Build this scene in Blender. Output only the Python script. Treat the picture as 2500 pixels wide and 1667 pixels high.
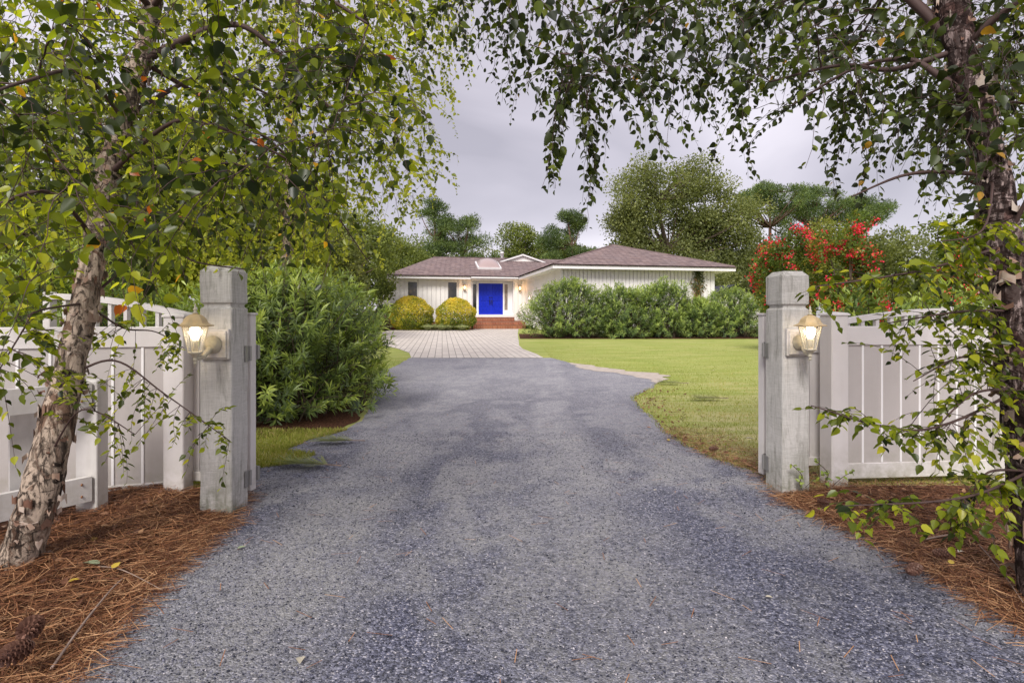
import bpy, math, random
import numpy as np
from mathutils import Vector, Matrix, noise as mnoise
R = math.radians
random.seed(7)
scene = bpy.context.scene
for o in list(bpy.data.objects): bpy.data.objects.remove(o)
COL = scene.collection

# ------------------------------------------------------------------ camera
EYE = 1.15; FPX = 1390.0; HZ = 775.0
cam = bpy.data.cameras.new("camera"); cam.sensor_width = 36; cam.lens = 20.016
cam.shift_y = -58.5/2500; cam.clip_start = 0.05; cam.clip_end = 2000
camo = bpy.data.objects.new("camera", cam); COL.objects.link(camo)
camo.location = (0, 0, EYE); camo.rotation_euler = (R(90), 0, 0)
scene.camera = camo
# ------------------------------------------------------------------ light, sky
SUN_EL, SUN_AZ = 42, 196      # degrees; the sun stands high behind the camera
w = bpy.data.worlds.new("World"); scene.world = w; w.use_nodes = True
nt = w.node_tree; N = nt.nodes; L = nt.links; N.clear()
out = N.new('ShaderNodeOutputWorld'); bg = N.new('ShaderNodeBackground'); bg.inputs[1].default_value = 0.1
sky = N.new('ShaderNodeTexSky'); sky.sky_type = 'NISHITA'; sky.sun_disc = False
sky.sun_elevation = R(SUN_EL); sky.sun_rotation = R(SUN_AZ)
tc = N.new('ShaderNodeTexCoord'); sep = N.new('ShaderNodeSeparateXYZ'); L.new(tc.outputs['Generated'], sep.inputs[0])
add = N.new('ShaderNodeMath'); add.operation = 'ADD'; add.inputs[1].default_value = 0.28; L.new(sep.outputs['Z'], add.inputs[0])
mx = N.new('ShaderNodeMath'); mx.operation = 'MAXIMUM'; mx.inputs[1].default_value = 0.05; L.new(add.outputs[0], mx.inputs[0])
dv = []
for a in 'XY':
    d = N.new('ShaderNodeMath'); d.operation = 'DIVIDE'; L.new(sep.outputs[a], d.inputs[0]); L.new(mx.outputs[0], d.inputs[1]); dv.append(d)
cmb = N.new('ShaderNodeCombineXYZ'); L.new(dv[0].outputs[0], cmb.inputs[0]); L.new(dv[1].outputs[0], cmb.inputs[1])
nz = N.new('ShaderNodeTexNoise'); nz.inputs['Scale'].default_value = .95; nz.inputs['Detail'].default_value = 5; nz.inputs['Roughness'].default_value = .42
nz.inputs['Distortion'].default_value = .5
mp = N.new('ShaderNodeMapping'); mp.inputs['Location'].default_value = (3.1, 1.7, 0); mp.inputs['Scale'].default_value = (1., 1.2, 1)
L.new(cmb.outputs[0], mp.inputs[0]); L.new(mp.outputs[0], nz.inputs['Vector'])
cr = N.new('ShaderNodeValToRGB'); e = cr.color_ramp.elements
e[0].position = .33; e[0].color = (2.1, 1.97, 2.25, 1); e[1].position = .68; e[1].color = (4.1, 3.85, 4.2, 1)
m_ = e.new(.5); m_.color = (3.0, 2.8, 3.15, 1)
L.new(nz.outputs['Fac'], cr.inputs[0])
mix = N.new('ShaderNodeMixRGB'); mix.inputs[0].default_value = .94
L.new(sky.outputs[0], mix.inputs[1]); L.new(cr.outputs[0], mix.inputs[2]); L.new(mix.outputs[0], bg.inputs[0]); L.new(bg.outputs[0], out.inputs[0])
sl = bpy.data.lights.new("sun", 'SUN'); sl.energy = 1.5; sl.angle = R(22); sl.color = (1, .955, .9)
so = bpy.data.objects.new("sun", sl); COL.objects.link(so)
sd = Vector((math.sin(R(SUN_AZ))*math.cos(R(SUN_EL)), math.cos(R(SUN_AZ))*math.cos(R(SUN_EL)), math.sin(R(SUN_EL))))
so.rotation_euler = sd.to_track_quat('Z', 'Y').to_euler(); so.location = (0, -5, 20)
scene.view_settings.view_transform = 'Standard'; scene.view_settings.look = 'None'
scene.view_settings.exposure = 1.3; scene.view_settings.gamma = 1
scene.render.engine = 'CYCLES'

# ------------------------------------------------------------------ helpers
def W(px, py, d):            # a point seen at photo pixel (px,py) and depth d metres
    return Vector(((px-1250)*d/FPX, d, EYE+(HZ-py)*d/FPX))
def proj(p):
    return 1250+p[..., 0]*FPX/p[..., 1], HZ-(p[..., 2]-EYE)*FPX/p[..., 1]
def tz(x, y):                # terrain height
    t = min(max((y-13)/23, 0), 1)
    return .4*t
def gp(px, py):              # where the ground shows at a photo pixel
    d = EYE*FPX/(py-HZ)
    for _ in range(60): d = .5*d+.5*(EYE-tz(0, d))*FPX/(py-HZ)
    return ((px-1250)*d/FPX, d)
def tag(o, label, cat, group=None, kind=None):
    if label: o['label'] = label
    if cat: o['category'] = cat
    if group: o['group'] = group
    if kind: o['kind'] = kind
    return o
def thing(name, label, cat, loc=(0, 0, 0), rz=0, group=None):
    o = bpy.data.objects.new(name, None); COL.objects.link(o); o.empty_display_size = .2
    o.location = loc; o.rotation_euler = (0, 0, rz)
    return tag(o, label, cat, group)
def copy_tree(o, parent=None):
    c = o.copy(); COL.objects.link(c); c.parent = parent
    for ch in [q for q in bpy.data.objects if q.parent == o]: copy_tree(ch, c)
    return c
class MB:
    def __init__(s): s.v = []; s.f = []; s.r = []
    def add(s, vs, fs, rnd=0.5):
        b = len(s.v); s.v += [tuple(p) for p in vs]; s.f += [tuple(i+b for i in f) for f in fs]; s.r += [rnd]*len(fs); return s
    def box(s, x0, x1, y0, y1, z0, z1, rnd=.5, M=None, bev=0):
        if bev:
            b = bev; P = []
            F = []
            # chamfered box
            X = (x0, x1); Y = (y0, y1); Z = (z0, z1)
            idx = {}
            for i in (0, 1):
                for j in (0, 1):
                    for k in (0, 1):
                        sx = 1 if i == 0 else -1; sy = 1 if j == 0 else -1; sz = 1 if k == 0 else -1
                        idx[i, j, k, 0] = len(P); P.append((X[i], Y[j]+b*sy, Z[k]+b*sz))
                        idx[i, j, k, 1] = len(P); P.append((X[i]+b*sx, Y[j], Z[k]+b*sz))
                        idx[i, j, k, 2] = len(P); P.append((X[i]+b*sx, Y[j]+b*sy, Z[k]))
                        F.append((idx[i, j, k, 0], idx[i, j, k, 1], idx[i, j, k, 2]))
            q = [(0, 0), (1, 0), (1, 1), (0, 1)]
            for i in (0, 1):
                F.append(tuple(idx[i, a, c, 0] for a, c in q)); F.append(tuple(idx[a, i, c, 1] for a, c in q)); F.append(tuple(idx[a, c, i, 2] for a, c in q))
            for a in (0, 1):
                for c in (0, 1):
                    F.append((idx[a, c, 0, 0], idx[a, c, 1, 0], idx[a, c, 1, 1], idx[a, c, 0, 1]))
                    F.append((idx[a, 0, c, 0], idx[a, 1, c, 0], idx[a, 1, c, 2], idx[a, 0, c, 2]))
                    F.append((idx[0, a, c, 1], idx[1, a, c, 1], idx[1, a, c, 2], idx[0, a, c, 2]))
        else:
            P = [(x, y, z) for z in (z0, z1) for y in (y0, y1) for x in (x0, x1)]
            F = [(0, 2, 3, 1), (4, 5, 7, 6), (0, 1, 5, 4), (2, 6, 7, 3), (0, 4, 6, 2), (1, 3, 7, 5)]
        if M is not None: P = [M @ Vector(p) for p in P]
        return s.add(P, F, rnd)
    def tube(s, pts, rad, n=6, cap=True, rnd=.5, nz=0):
        pts = [Vector(p) for p in pts]; m = len(pts)
        if not hasattr(rad, '__len__'): rad = [rad]*m
        P = []; F = []
        ref = Vector((.31, .77, .2)).normalized()
        for i, p in enumerate(pts):
            t = (pts[min(i+1, m-1)]-pts[max(i-1, 0)])
            t = t.normalized() if t.length > 1e-9 else Vector((0, 0, 1))
            a = t.cross(ref)
            if a.length < .1: a = t.cross(Vector((1, 0, 0)))
            a.normalize(); b = t.cross(a); ref = b.cross(t) * 1.0 if False else ref
            for k in range(n):
                an = 2*math.pi*k/n; r = rad[i]
                if nz: r *= 1+nz*mnoise.noise((p+(a*math.cos(an)+b*math.sin(an))*rad[i])*9)+nz*.6*mnoise.noise((p+(a*math.cos(an)+b*math.sin(an))*rad[i])*26)
                P.append(p+(a*math.cos(an)+b*math.sin(an))*r)
        for i in range(m-1):
            for k in range(n):
                F.append((i*n+k, i*n+(k+1) % n, (i+1)*n+(k+1) % n, (i+1)*n+k))
        if cap: F.append(tuple(range(n))[::-1]); F.append(tuple((m-1)*n+k for k in range(n)))
        return s.add(P, F, rnd)
    def lathe(s, prof, c=(0, 0), n=16, rot=0, rnd=.5, cap=True):
        P = []; F = []
        for r, z in prof:
            for k in range(n):
                a = 2*math.pi*k/n+rot; P.append((c[0]+r*math.cos(a), c[1]+r*math.sin(a), z))
        for i in range(len(prof)-1):
            for k in range(n): F.append((i*n+k, i*n+(k+1) % n, (i+1)*n+(k+1) % n, (i+1)*n+k))
        if cap: F.append(tuple(range(n))[::-1]); F.append(tuple((len(prof)-1)*n+k for k in range(n)))
        return s.add(P, F, rnd)
    def build(s, name, m, parent=None, smooth=False):
        me = bpy.data.meshes.new(name); me.from_pydata(s.v, [], s.f); me.materials.append(m)
        at = me.attributes.new('rnd', 'FLOAT', 'FACE'); at.data.foreach_set('value', np.array(s.r, dtype=np.float32))
        if smooth: me.shade_smooth()
        me.update(); o = bpy.data.objects.new(name, me); COL.objects.link(o); o.parent = parent
        return o
TPL = {
 'birch': (np.array([(0,0,0),(-.3,.06,.03),(-.5,.28,.05),(-.36,.6,.04),(0,1,-.12),(.36,.6,.04),(.5,.28,.05),(.3,.06,.03)]), [(0,1,2,3,4),(0,4,5,6,7)]),
 'lance': (np.array([(0,0,0),(-.5,.5,.03),(0,1,-.14),(.5,.5,.03),(0,.5,-.01)]), [(0,4,2,1),(0,3,2,4)]),
 'card':  (np.array([(0,0,0),(-.5,.42,.06),(0,1,0),(.5,.42,-.06)]), [(0,1,2,3)]),
 'blade': (np.array([(-.5,0,0),(.5,0,0),(.3,.6,.05),(0,1,.25)]), [(0,1,2,3)]),
}
def unit(a): return a/np.maximum(np.linalg.norm(a, axis=-1, keepdims=True), 1e-9)
def leaves(name, P, D, Nn, Ln, Wd, rnd, m, parent=None, tpl='birch'):
    T, F = TPL[tpl]; n = len(P); k = len(T)
    D = unit(D); S = unit(np.cross(D, Nn)); Nn = unit(np.cross(S, D))
    Ln = np.broadcast_to(Ln, (n,)); Wd = np.broadcast_to(Wd, (n,))
    V = P[:, None, :]+S[:, None, :]*(T[None, :, 0, None]*Wd[:, None, None])+D[:, None, :]*(T[None, :, 1, None]*Ln[:, None, None])+Nn[:, None, :]*(T[None, :, 2, None]*Ln[:, None, None])
    base = (np.arange(n)*k)[:, None]
    idx = np.concatenate([np.concatenate([base+np.array(f)[None, :]], 1) for f in F], 1).ravel()
    sizes = np.tile(np.array([len(f) for f in F]), n)
    me = bpy.data.meshes.new(name); me.vertices.add(n*k); me.vertices.foreach_set('co', V.astype(np.float32).ravel())
    me.loops.add(len(idx)); me.loops.foreach_set('vertex_index', idx.astype(np.int32))
    me.polygons.add(len(sizes)); me.polygons.foreach_set('loop_start', np.concatenate([[0], np.cumsum(sizes)[:-1]]).astype(np.int32))
    me.update(calc_edges=True)
    at = me.attributes.new('rnd', 'FLOAT', 'FACE'); at.data.foreach_set('value', np.repeat(rnd, len(F)).astype(np.float32))
    me.materials.append(m); o = bpy.data.objects.new(name, me); COL.objects.link(o); o.parent = parent
    return o

# ------------------------------------------------------------------ materials
class MT:
    def __init__(s, name, rough=.7, spec=.3):
        s.m = bpy.data.materials.new(name); s.m.use_nodes = True; s.t = s.m.node_tree; s.N = s.t.nodes; s.L = s.t.links
        s.p = s.N['Principled BSDF']; s.p.inputs['Roughness'].default_value = rough; s.p.inputs['Specular IOR Level'].default_value = spec
        s.c = s.N.new('ShaderNodeTexCoord')
    def vec(s, scale=(1, 1, 1), coord='Object', rot=(0, 0, 0)):
        m = s.N.new('ShaderNodeMapping'); m.inputs['Scale'].default_value = scale; m.inputs['Rotation'].default_value = rot
        s.L.new(s.c.outputs[coord], m.inputs[0]); return m.outputs[0]
    def noise(s, scale, detail=4, vec=None, rough=.55, dist=0):
        n = s.N.new('ShaderNodeTexNoise'); n.inputs['Scale'].default_value = scale; n.inputs['Detail'].default_value = detail
        n.inputs['Roughness'].default_value = rough; n.inputs['Distortion'].default_value = dist
        s.L.new(vec if vec is not None else s.c.outputs['Object'], n.inputs['Vector']); return n.outputs['Fac']
    def vor(s, scale, out='Distance', vec=None, feat='F1'):
        n = s.N.new('ShaderNodeTexVoronoi'); n.inputs['Scale'].default_value = scale; n.feature = feat
        s.L.new(vec if vec is not None else s.c.outputs['Object'], n.inputs['Vector']); return n.outputs[out]
    def ramp(s, fac, stops, interp='LINEAR'):
        r = s.N.new('ShaderNodeValToRGB'); r.color_ramp.interpolation = interp; e = r.color_ramp.elements
        while len(e) < len(stops): e.new(.5)
        for q, (p, c) in zip(e, stops):
            q.position = p; q.color = tuple(c)+(1,) if hasattr(c, '__len__') else (c, c, c, 1)
        s.L.new(fac, r.inputs[0]); return r.outputs[0]
    def mix(s, fac, a, b, mode='MIX'):
        n = s.N.new('ShaderNodeMixRGB'); n.blend_type = mode
        for i, x in enumerate((fac, a, b)):
            if hasattr(x, 'is_linked') or hasattr(x, 'links'): s.L.new(x, n.inputs[i])
            else: n.inputs[i].default_value = x if i == 0 or len(x) == 4 else tuple(x)+(1,)
        return n.outputs[0]
    def math(s, op, a, b=0):
        n = s.N.new('ShaderNodeMath'); n.operation = op
        for i, x in enumerate((a, b)):
            if hasattr(x, 'links'): s.L.new(x, n.inputs[i])
            else: n.inputs[i].default_value = x
        return n.outputs[0]
    def attr(s, name='rnd'):
        a = s.N.new('ShaderNodeAttribute'); a.attribute_name = name; return a.outputs['Fac']
    def col(s, c):
        if hasattr(c, 'links'): s.L.new(c, s.p.inputs['Base Color'])
        else: s.p.inputs['Base Color'].default_value = tuple(c)+(1,)
        return s
    def bump(s, h, dist=.01, st=1):
        b = s.N.new('ShaderNodeBump'); b.inputs['Distance'].default_value = dist; b.inputs['Strength'].default_value = st
        s.L.new(h, b.inputs['Height']); s.L.new(b.outputs[0], s.p.inputs['Normal']); return s
    def translucent(s, colr, fac=.35):
        t = s.N.new('ShaderNodeBsdfTranslucent'); mx = s.N.new('ShaderNodeMixShader'); mx.inputs[0].default_value = fac
        if hasattr(colr, 'links'): s.L.new(colr, t.inputs[0])
        else: t.inputs[0].default_value = tuple(colr)+(1,)
        o = s.N['Material Output']; s.L.new(s.p.outputs[0], mx.inputs[1]); s.L.new(t.outputs[0], mx.inputs[2]); s.L.new(mx.outputs[0], o.inputs[0]); return s
def flat(name, c, rough=.6, spec=.3, metal=0, var=.12, scale=6):
    t = MT(name, rough, spec); n = t.noise(scale, 5)
    a = tuple(x*(1-var) for x in c); b = tuple(min(1, x*(1+var*.6)) for x in c)
    t.col(t.ramp(n, [(.3, a), (.7, b)])); t.p.inputs['Metallic'].default_value = metal; return t.m
def leafmat(name, stops, rough=.45, tr=.35, trc=1.6, spec=.35, patch=None):
    t = MT(name, rough, spec); a = t.attr()
    c = t.ramp(a, stops)
    if patch: c = t.mix(t.ramp(t.noise(patch[0], 2), [(patch[2], 0), (patch[2]+.12, 1)]), c, patch[1])
    t.col(c)
    g = t.mix(1.0, c, (trc*1.05, trc*1.02, trc*.5), 'MULTIPLY')
    t.translucent(g, tr); return t.m
M = {}
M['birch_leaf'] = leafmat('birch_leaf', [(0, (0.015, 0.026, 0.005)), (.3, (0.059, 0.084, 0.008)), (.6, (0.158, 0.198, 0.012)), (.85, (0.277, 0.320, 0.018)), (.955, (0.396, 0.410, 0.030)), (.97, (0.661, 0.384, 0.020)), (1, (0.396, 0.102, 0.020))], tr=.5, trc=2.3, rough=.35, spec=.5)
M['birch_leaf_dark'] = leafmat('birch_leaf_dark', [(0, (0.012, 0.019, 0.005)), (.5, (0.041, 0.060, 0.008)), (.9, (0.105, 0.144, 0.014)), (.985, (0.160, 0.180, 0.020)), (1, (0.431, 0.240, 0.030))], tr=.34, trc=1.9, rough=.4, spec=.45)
M['birch_leaf_far'] = leafmat('birch_leaf_far', [(0, (0.062, 0.084, 0.012)), (.45, (0.212, 0.245, 0.028)), (1, (0.447, 0.453, 0.070))], tr=.5, trc=2.1)
M['oleander_leaf'] = leafmat('oleander_leaf', [(0, (0.044, 0.069, 0.036)), (.45, (0.139, 0.198, 0.058)), (.8, (0.290, 0.384, 0.075)), (1, (0.452, 0.535, 0.116))], rough=.36, tr=.35, spec=.55)
M['oleander_far'] = leafmat('oleander_far', [(0, (0.039, 0.070, 0.039)), (.4, (0.132, 0.197, 0.072)), (.75, (0.286, 0.382, 0.104)), (1, (0.463, 0.556, 0.156))], rough=.45, tr=.35)
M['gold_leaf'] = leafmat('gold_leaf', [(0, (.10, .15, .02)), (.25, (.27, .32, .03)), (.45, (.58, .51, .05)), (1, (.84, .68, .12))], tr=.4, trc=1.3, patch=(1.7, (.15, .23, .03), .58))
M['hedge_leaf'] = leafmat('hedge_leaf', [(0, (.025, .055, .015)), (1, (.09, .17, .04))], tr=.2)
M['red_shrub'] = leafmat('red_shrub', [(0, (.05, .03, .02)), (1, (.16, .09, .06))], tr=.2)
M['tree_leaf'] = leafmat('tree_leaf', [(0, (0.081, 0.098, 0.034)), (.6, (0.204, 0.235, 0.080)), (1, (0.355, 0.382, 0.148))], tr=.45)
M['oak_leaf'] = leafmat('oak_leaf', [(0, (0.075, 0.101, 0.026)), (.6, (0.194, 0.240, 0.054)), (1, (0.350, 0.390, 0.108))], tr=.4)
M['pine_leaf'] = leafmat('pine_leaf', [(0, (0.048, 0.081, 0.036)), (.6, (0.144, 0.206, 0.066)), (1, (0.276, 0.350, 0.108))], tr=.35)
M['yellow_leaf'] = leafmat('yellow_leaf', [(0, (.11, .15, .03)), (.6, (.22, .25, .05)), (1, (.36, .32, .07))], tr=.4)
M['myrtle_leaf'] = leafmat('myrtle_leaf', [(0, (0.060, 0.098, 0.018)), (.7, (0.156, 0.218, 0.035)), (1, (0.504, 0.287, 0.050))], tr=.35)
M['red_flower'] = leafmat('red_flower', [(0, (.6, .01, .05)), (.7, (.85, .03, .09)), (1, (.9, .16, .08))], tr=.3, trc=1.2)
M['vari_grass'] = leafmat('vari_grass', [(0, (.14, .2, .05)), (1, (.5, .52, .25))], tr=.3, trc=1.1)
M['vine_leaf'] = leafmat('vine_leaf', [(0, (.03, .05, .015)), (.6, (.09, .11, .03)), (1, (.32, .17, .06))], tr=.2)
M['grass_blade'] = leafmat('grass_blade', [(0, (.17, .215, .03)), (.5, (.3, .34, .06)), (.8, (.44, .43, .12)), (1, (.6, .46, .22))], tr=.3, trc=1.2, spec=.15)
M['straw'] = leafmat('pine_straw', [(0, (0.065, 0.025, 0.014)), (.45, (0.195, 0.077, 0.037)), (.8, (0.403, 0.188, 0.086)), (1, (0.598, 0.350, 0.184))], rough=.6, tr=.1, trc=1, spec=.3)
M['litter'] = leafmat('leaf_litter', [(0, (.06, .025, .015)), (.6, (.18, .08, .045)), (1, (.38, .22, .12))], rough=.7, tr=.1, trc=1)

def paint(name, c=(.8, .78, .76), rough=.45, grime=.25, gc=(.45, .43, .4)):
    t = MT(name, rough, .4); n = t.noise(3.5, 8, rough=.65); n2 = t.noise(1, 5, t.vec((14, 14, 1.2)))
    a = t.mix(t.ramp(n, [(.42, 0), (.75, grime)]), c, gc); a = t.mix(t.ramp(n2, [(.5, 0), (.8, grime*.8)]), a, gc)
    sz = t.N.new('ShaderNodeSeparateXYZ'); t.L.new(t.c.outputs['Object'], sz.inputs[0])
    if grime > .14: a = t.mix(t.math('MULTIPLY', t.ramp(sz.outputs[2], [(.03, 1), (.32, 0)]), t.ramp(t.noise(9, 7, None, .72), [(.38, 0), (.62, .7)])), a, (.30, .28, .2))
    t.col(a).bump(t.noise(160, 2), .0006); return t.m
M['vinyl'] = paint('white_vinyl', (.7, .66, .65), .38, .22, (.45, .42, .38))
M['vinyl_board'] = paint('vinyl_board', (.52, .48, .465), .42, .3, (.36, .33, .3))
M['white_trim'] = paint('white_trim', (.84, .82, .82), .5, .1)
M['glint'] = paint('joint_glint', (.9, .88, .88), .4, .05)  # near-white stands for light caught along the board joints
M['siding'] = paint('white_siding', (.86, .83, .80), .6, .10, (.55, .53, .48))
M['wood_white'] = paint('old_white_wood', (.66, .63, .61), .75, .5, (.33, .31, .28))
# weathered saw-marked timber post
t = MT('weathered_post', .85, .2)
v1 = t.vec((1, 1, 1), rot=(0, R(28), R(45)))
saw = t.noise(1, 3, t.vec((14, 14, 210), rot=(R(26), R(26), 0)), .7, 1.0)
grain = t.noise(1, 6, t.vec((38, 38, 3.)), .65, 2.5)
blot = t.noise(5.5, 9, rough=.7)
blot2 = t.noise(1, 8, t.vec((24, 24, 2.6)), .75, .8)
c = t.ramp(grain, [(.3, (.38, .365, .34)), (.7, (.58, .56, .53))])
c = t.mix(t.ramp(saw, [(.4, 0), (.65, .6)]), c, (.66, .64, .62))
c = t.mix(t.ramp(blot, [(.45, 0), (.65, .4)]), c, (.68, .65, .62))
c = t.mix(t.ramp(blot2, [(.5, 0), (.68, .7)]), c, (.2, .19, .155))
sz = t.N.new('ShaderNodeSeparateXYZ'); t.L.new(t.c.outputs['Object'], sz.inputs[0])
c = t.mix(t.math('MULTIPLY', t.ramp(sz.outputs[2], [(.02, 1), (.3, 0)]), t.ramp(t.noise(14, 6, None, .7), [(.4, 0), (.62, .75)])), c, (.13, .14, .08))
c = t.mix(t.math('MULTIPLY', t.ramp(sz.outputs[2], [(1.3, 0), (1.44, 1)]), t.ramp(t.noise(11, 6, None, .7), [(.42, 0), (.65, .6)])), c, (.17, .165, .12))
c = t.mix(t.ramp(t.noise(1, 4, t.vec((5, 5, 1.1))), [(.56, 0), (.7, .45)]), c, (.20, .19, .15))
c = t.mix(t.ramp(t.noise(60, 3), [(.68, 0), (.78, .5)]), c, (.10, .09, .08))
t.col(c).bump(t.math('ADD', t.math('MULTIPLY', saw, .8), t.math('ADD', grain, blot)), .0022); M['post'] = t.m
# birch bark
def bark(name, pale, mid, dark, k, cut):
    t = MT(name, .85, .15)
    n2 = t.noise(5.5, 7, t.vec((1, 1, .7)), .65, 1.6); n3 = t.noise(48, 6, t.vec((1, 1, .5)), .65); n4 = t.noise(16, 7, t.vec((1, 1, .45)), .7, 1.4)
    pl_ = t.vor(15, 'Distance', t.mix(.12, t.vec((1, 1, .5)), n4), 'F1')
    c = t.ramp(n4, [(.3, mid), (.47, pale), (.62, tuple(min(1, v*1.25) for v in pale)), (.75, mid)])
    c = t.mix(t.ramp(n2, [(cut, 0), (cut+.05, .85)]), c, tuple(v*.6 for v in mid))
    c = t.mix(t.ramp(t.noise(9, 9, t.vec((1, 1, 1.5)), .72, 2.2), [(cut-.0, 0), (cut+.045, .95)]), c, dark)
    c = t.mix(t.ramp(t.noise(30, 6, t.vec((1, 1, .22)), .7, 1.), [(k, 0), (k+.06, .85)]), c, dark)
    c = t.mix(t.ramp(n3, [(.6, 0), (.7, .45)]), c, tuple(v*.7 for v in mid))
    h = t.math('ADD', t.ramp(n4, [(.35, 0), (.5, 1)]), t.math('MULTIPLY', n3, .6)); t.col(c).bump(h, .011); return t.m
M['bark'] = bark('birch_bark', (.38, .30, .235), (.21, .11, .07), (.03, .022, .018), .52, .55)
M['bark2'] = bark('birch_bark_dark', (.30, .23, .215), (.12, .05, .038), (.022, .012, .010), .45, .49)
t = MT('bark_curl', .75, .2); c = t.ramp(t.attr(), [(0, (.16, .08, .055)), (.4, (.33, .23, .17)), (1, (.55, .47, .40))]); t.col(t.mix(t.ramp(t.noise(40, 4), [(.5, 0), (.7, .5)]), c, (.3, .16, .11))); M['curl'] = t.m
M['twig'] = flat('twig', (.075, .045, .04), .7)
M['trunk'] = flat('trunk', (.12, .09, .07), .9, .1, var=.4, scale=9)
M['pine_trunk'] = flat('pine_trunk', (.16, .10, .075), .9, .1, var=.4, scale=5)
# gravel
t = MT('gravel', .85, .25)
cell = t.vor(140, 'Color'); cd = t.vor(140, 'Distance')
sp = t.N.new('ShaderNodeSeparateColor'); t.L.new(cell, sp.inputs[0])
st = t.ramp(sp.outputs[0], [(0, (.018, .02, .032)), (.3, (.06, .066, .105)), (.65, (.135, .142, .215)), (.9, (.29, .295, .38)), (1, (.6, .57, .6))])
fine = t.noise(330, 3)
st = t.mix(t.ramp(fine, [(.4, 0), (.68, .4)]), st, (.24, .235, .28))
mid = t.noise(38, 5, None, .75)
st = t.mix(t.ramp(mid, [(.38, .75), (.52, 0)]), st, (.022, .024, .038))
st = t.mix(t.ramp(mid, [(.56, 0), (.72, .6)]), st, (.27, .265, .32))
dn = t.noise(.9, 7, t.vec((1.25, .55, 1)), .6, .6); dn2 = t.noise(3.2, 6, None, .62)
dust = t.ramp(t.math('ADD', t.math('MULTIPLY', dn, .7), t.math('MULTIPLY', dn2, .3)), [(.44, 0), (.54, .85)])
# two wheel tracks where the fines have packed
sx = t.N.new('ShaderNodeSeparateXYZ'); t.L.new(t.c.outputs['Object'], sx.inputs[0])
wob = t.math('ADD', sx.outputs[0], t.math('MULTIPLY', t.math('SINE', t.math('MULTIPLY', sx.outputs[1], .33)), .28))
tr = t.math('ABSOLUTE', t.math('SUBTRACT', t.math('ABSOLUTE', t.math('ADD', wob, .02)), .72))
trm = t.math('MULTIPLY', t.ramp(tr, [(.16, 1), (.5, 0)]), t.ramp(t.noise(1.1, 6, None, .6), [(.34, .25), (.54, 1)]))
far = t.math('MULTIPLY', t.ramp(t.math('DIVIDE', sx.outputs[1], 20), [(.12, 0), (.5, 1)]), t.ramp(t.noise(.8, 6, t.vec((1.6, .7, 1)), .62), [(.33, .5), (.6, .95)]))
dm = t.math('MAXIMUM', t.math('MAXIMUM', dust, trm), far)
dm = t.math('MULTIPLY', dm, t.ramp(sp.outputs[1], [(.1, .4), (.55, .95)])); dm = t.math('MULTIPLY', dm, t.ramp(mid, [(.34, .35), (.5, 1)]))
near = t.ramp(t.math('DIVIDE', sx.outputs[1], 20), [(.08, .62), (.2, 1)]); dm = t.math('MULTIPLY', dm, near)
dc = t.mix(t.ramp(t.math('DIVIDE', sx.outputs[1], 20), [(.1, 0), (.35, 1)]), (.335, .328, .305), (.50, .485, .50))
dc = t.mix(t.ramp(t.noise(7, 6, t.vec((1, .6, 1)), .7), [(.38, .35), (.6, 0)]), dc, (.22, .22, .27))
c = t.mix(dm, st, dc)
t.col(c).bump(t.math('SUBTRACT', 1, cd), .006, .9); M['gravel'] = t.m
t = MT('stone', .8, .3); t.col(t.ramp(t.attr(), [(0, (.015, .018, .03)), (.4, (.06, .064, .092)), (.75, (.15, .15, .2)), (.93, (.32, .32, .37)), (1, (.65, .6, .62))])); M['stone'] = t.m
# lawn
t = MT('lawn', .9, .1)
g1 = t.noise(.55, 6, None, .6); g2 = t.noise(26, 4, t.vec((1, .6, 1))); g3 = t.noise(3.2, 5, t.vec((.5, 1.8, 1)), .65)
c = t.ramp(g2, [(.3, (.26, .33, .07)), (.7, (.40, .46, .13))])
c = t.mix(t.ramp(g3, [(.42, 0), (.66, .7)]), c, (.50, .47, .16))
sx = t.N.new('ShaderNodeSeparateXYZ'); t.L.new(t.c.outputs['Object'], sx.inputs[0])
nearm = t.ramp(t.math('DIVIDE', sx.outputs[1], 20), [(.22, 1), (.62, .15)])
c = t.mix(t.math('MULTIPLY', nearm, t.ramp(g1, [(.4, .15), (.6, .9)])), c, (.56, .47, .27))
c = t.mix(t.ramp(t.noise(1.1, 7, t.vec((.45, 2.6, 1)), .68), [(.42, .55), (.56, 0)]), c, (.24, .31, .055))
c = t.mix(t.ramp(t.noise(1.7, 7, t.vec((.4, 2.4, 1)), .7), [(.54, 0), (.68, .5)]), c, (.50, .42, .2))
c = t.mix(t.ramp(t.noise(7, 6, t.vec((.5, 1, 1)), .7), [(.66, 0), (.74, .6)]), c, (.32, .27, .12))
t.col(c).bump(t.noise(60, 3), .012); M['lawn'] = t.m
# pavers
t = MT('pavers', .85, .2)
b = t.N.new('ShaderNodeTexBrick'); b.inputs['Scale'].default_value = 1; b.inputs['Brick Width'].default_value = .30; b.inputs['Row Height'].default_value = .2
b.inputs['Mortar Size'].default_value = .010; b.inputs['Color1'].default_value = (.60, .54, .49, 1); b.inputs['Color2'].default_value = (.71, .65, .59, 1); b.inputs['Mortar'].default_value = (.24, .21, .19, 1); b.inputs['Mortar Smooth'].default_value = .3
t.L.new(t.vec((1, 1, 1), rot=(0, 0, R(83))), b.inputs['Vector'])
c = t.mix(t.ramp(t.noise(1.3, 6), [(.4, 0), (.7, .3)]), b.outputs['Color'], (.42, .39, .36))
t.col(c).bump(t.math('SUBTRACT', 1, b.outputs['Fac']), .006); M['paver'] = t.m
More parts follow.
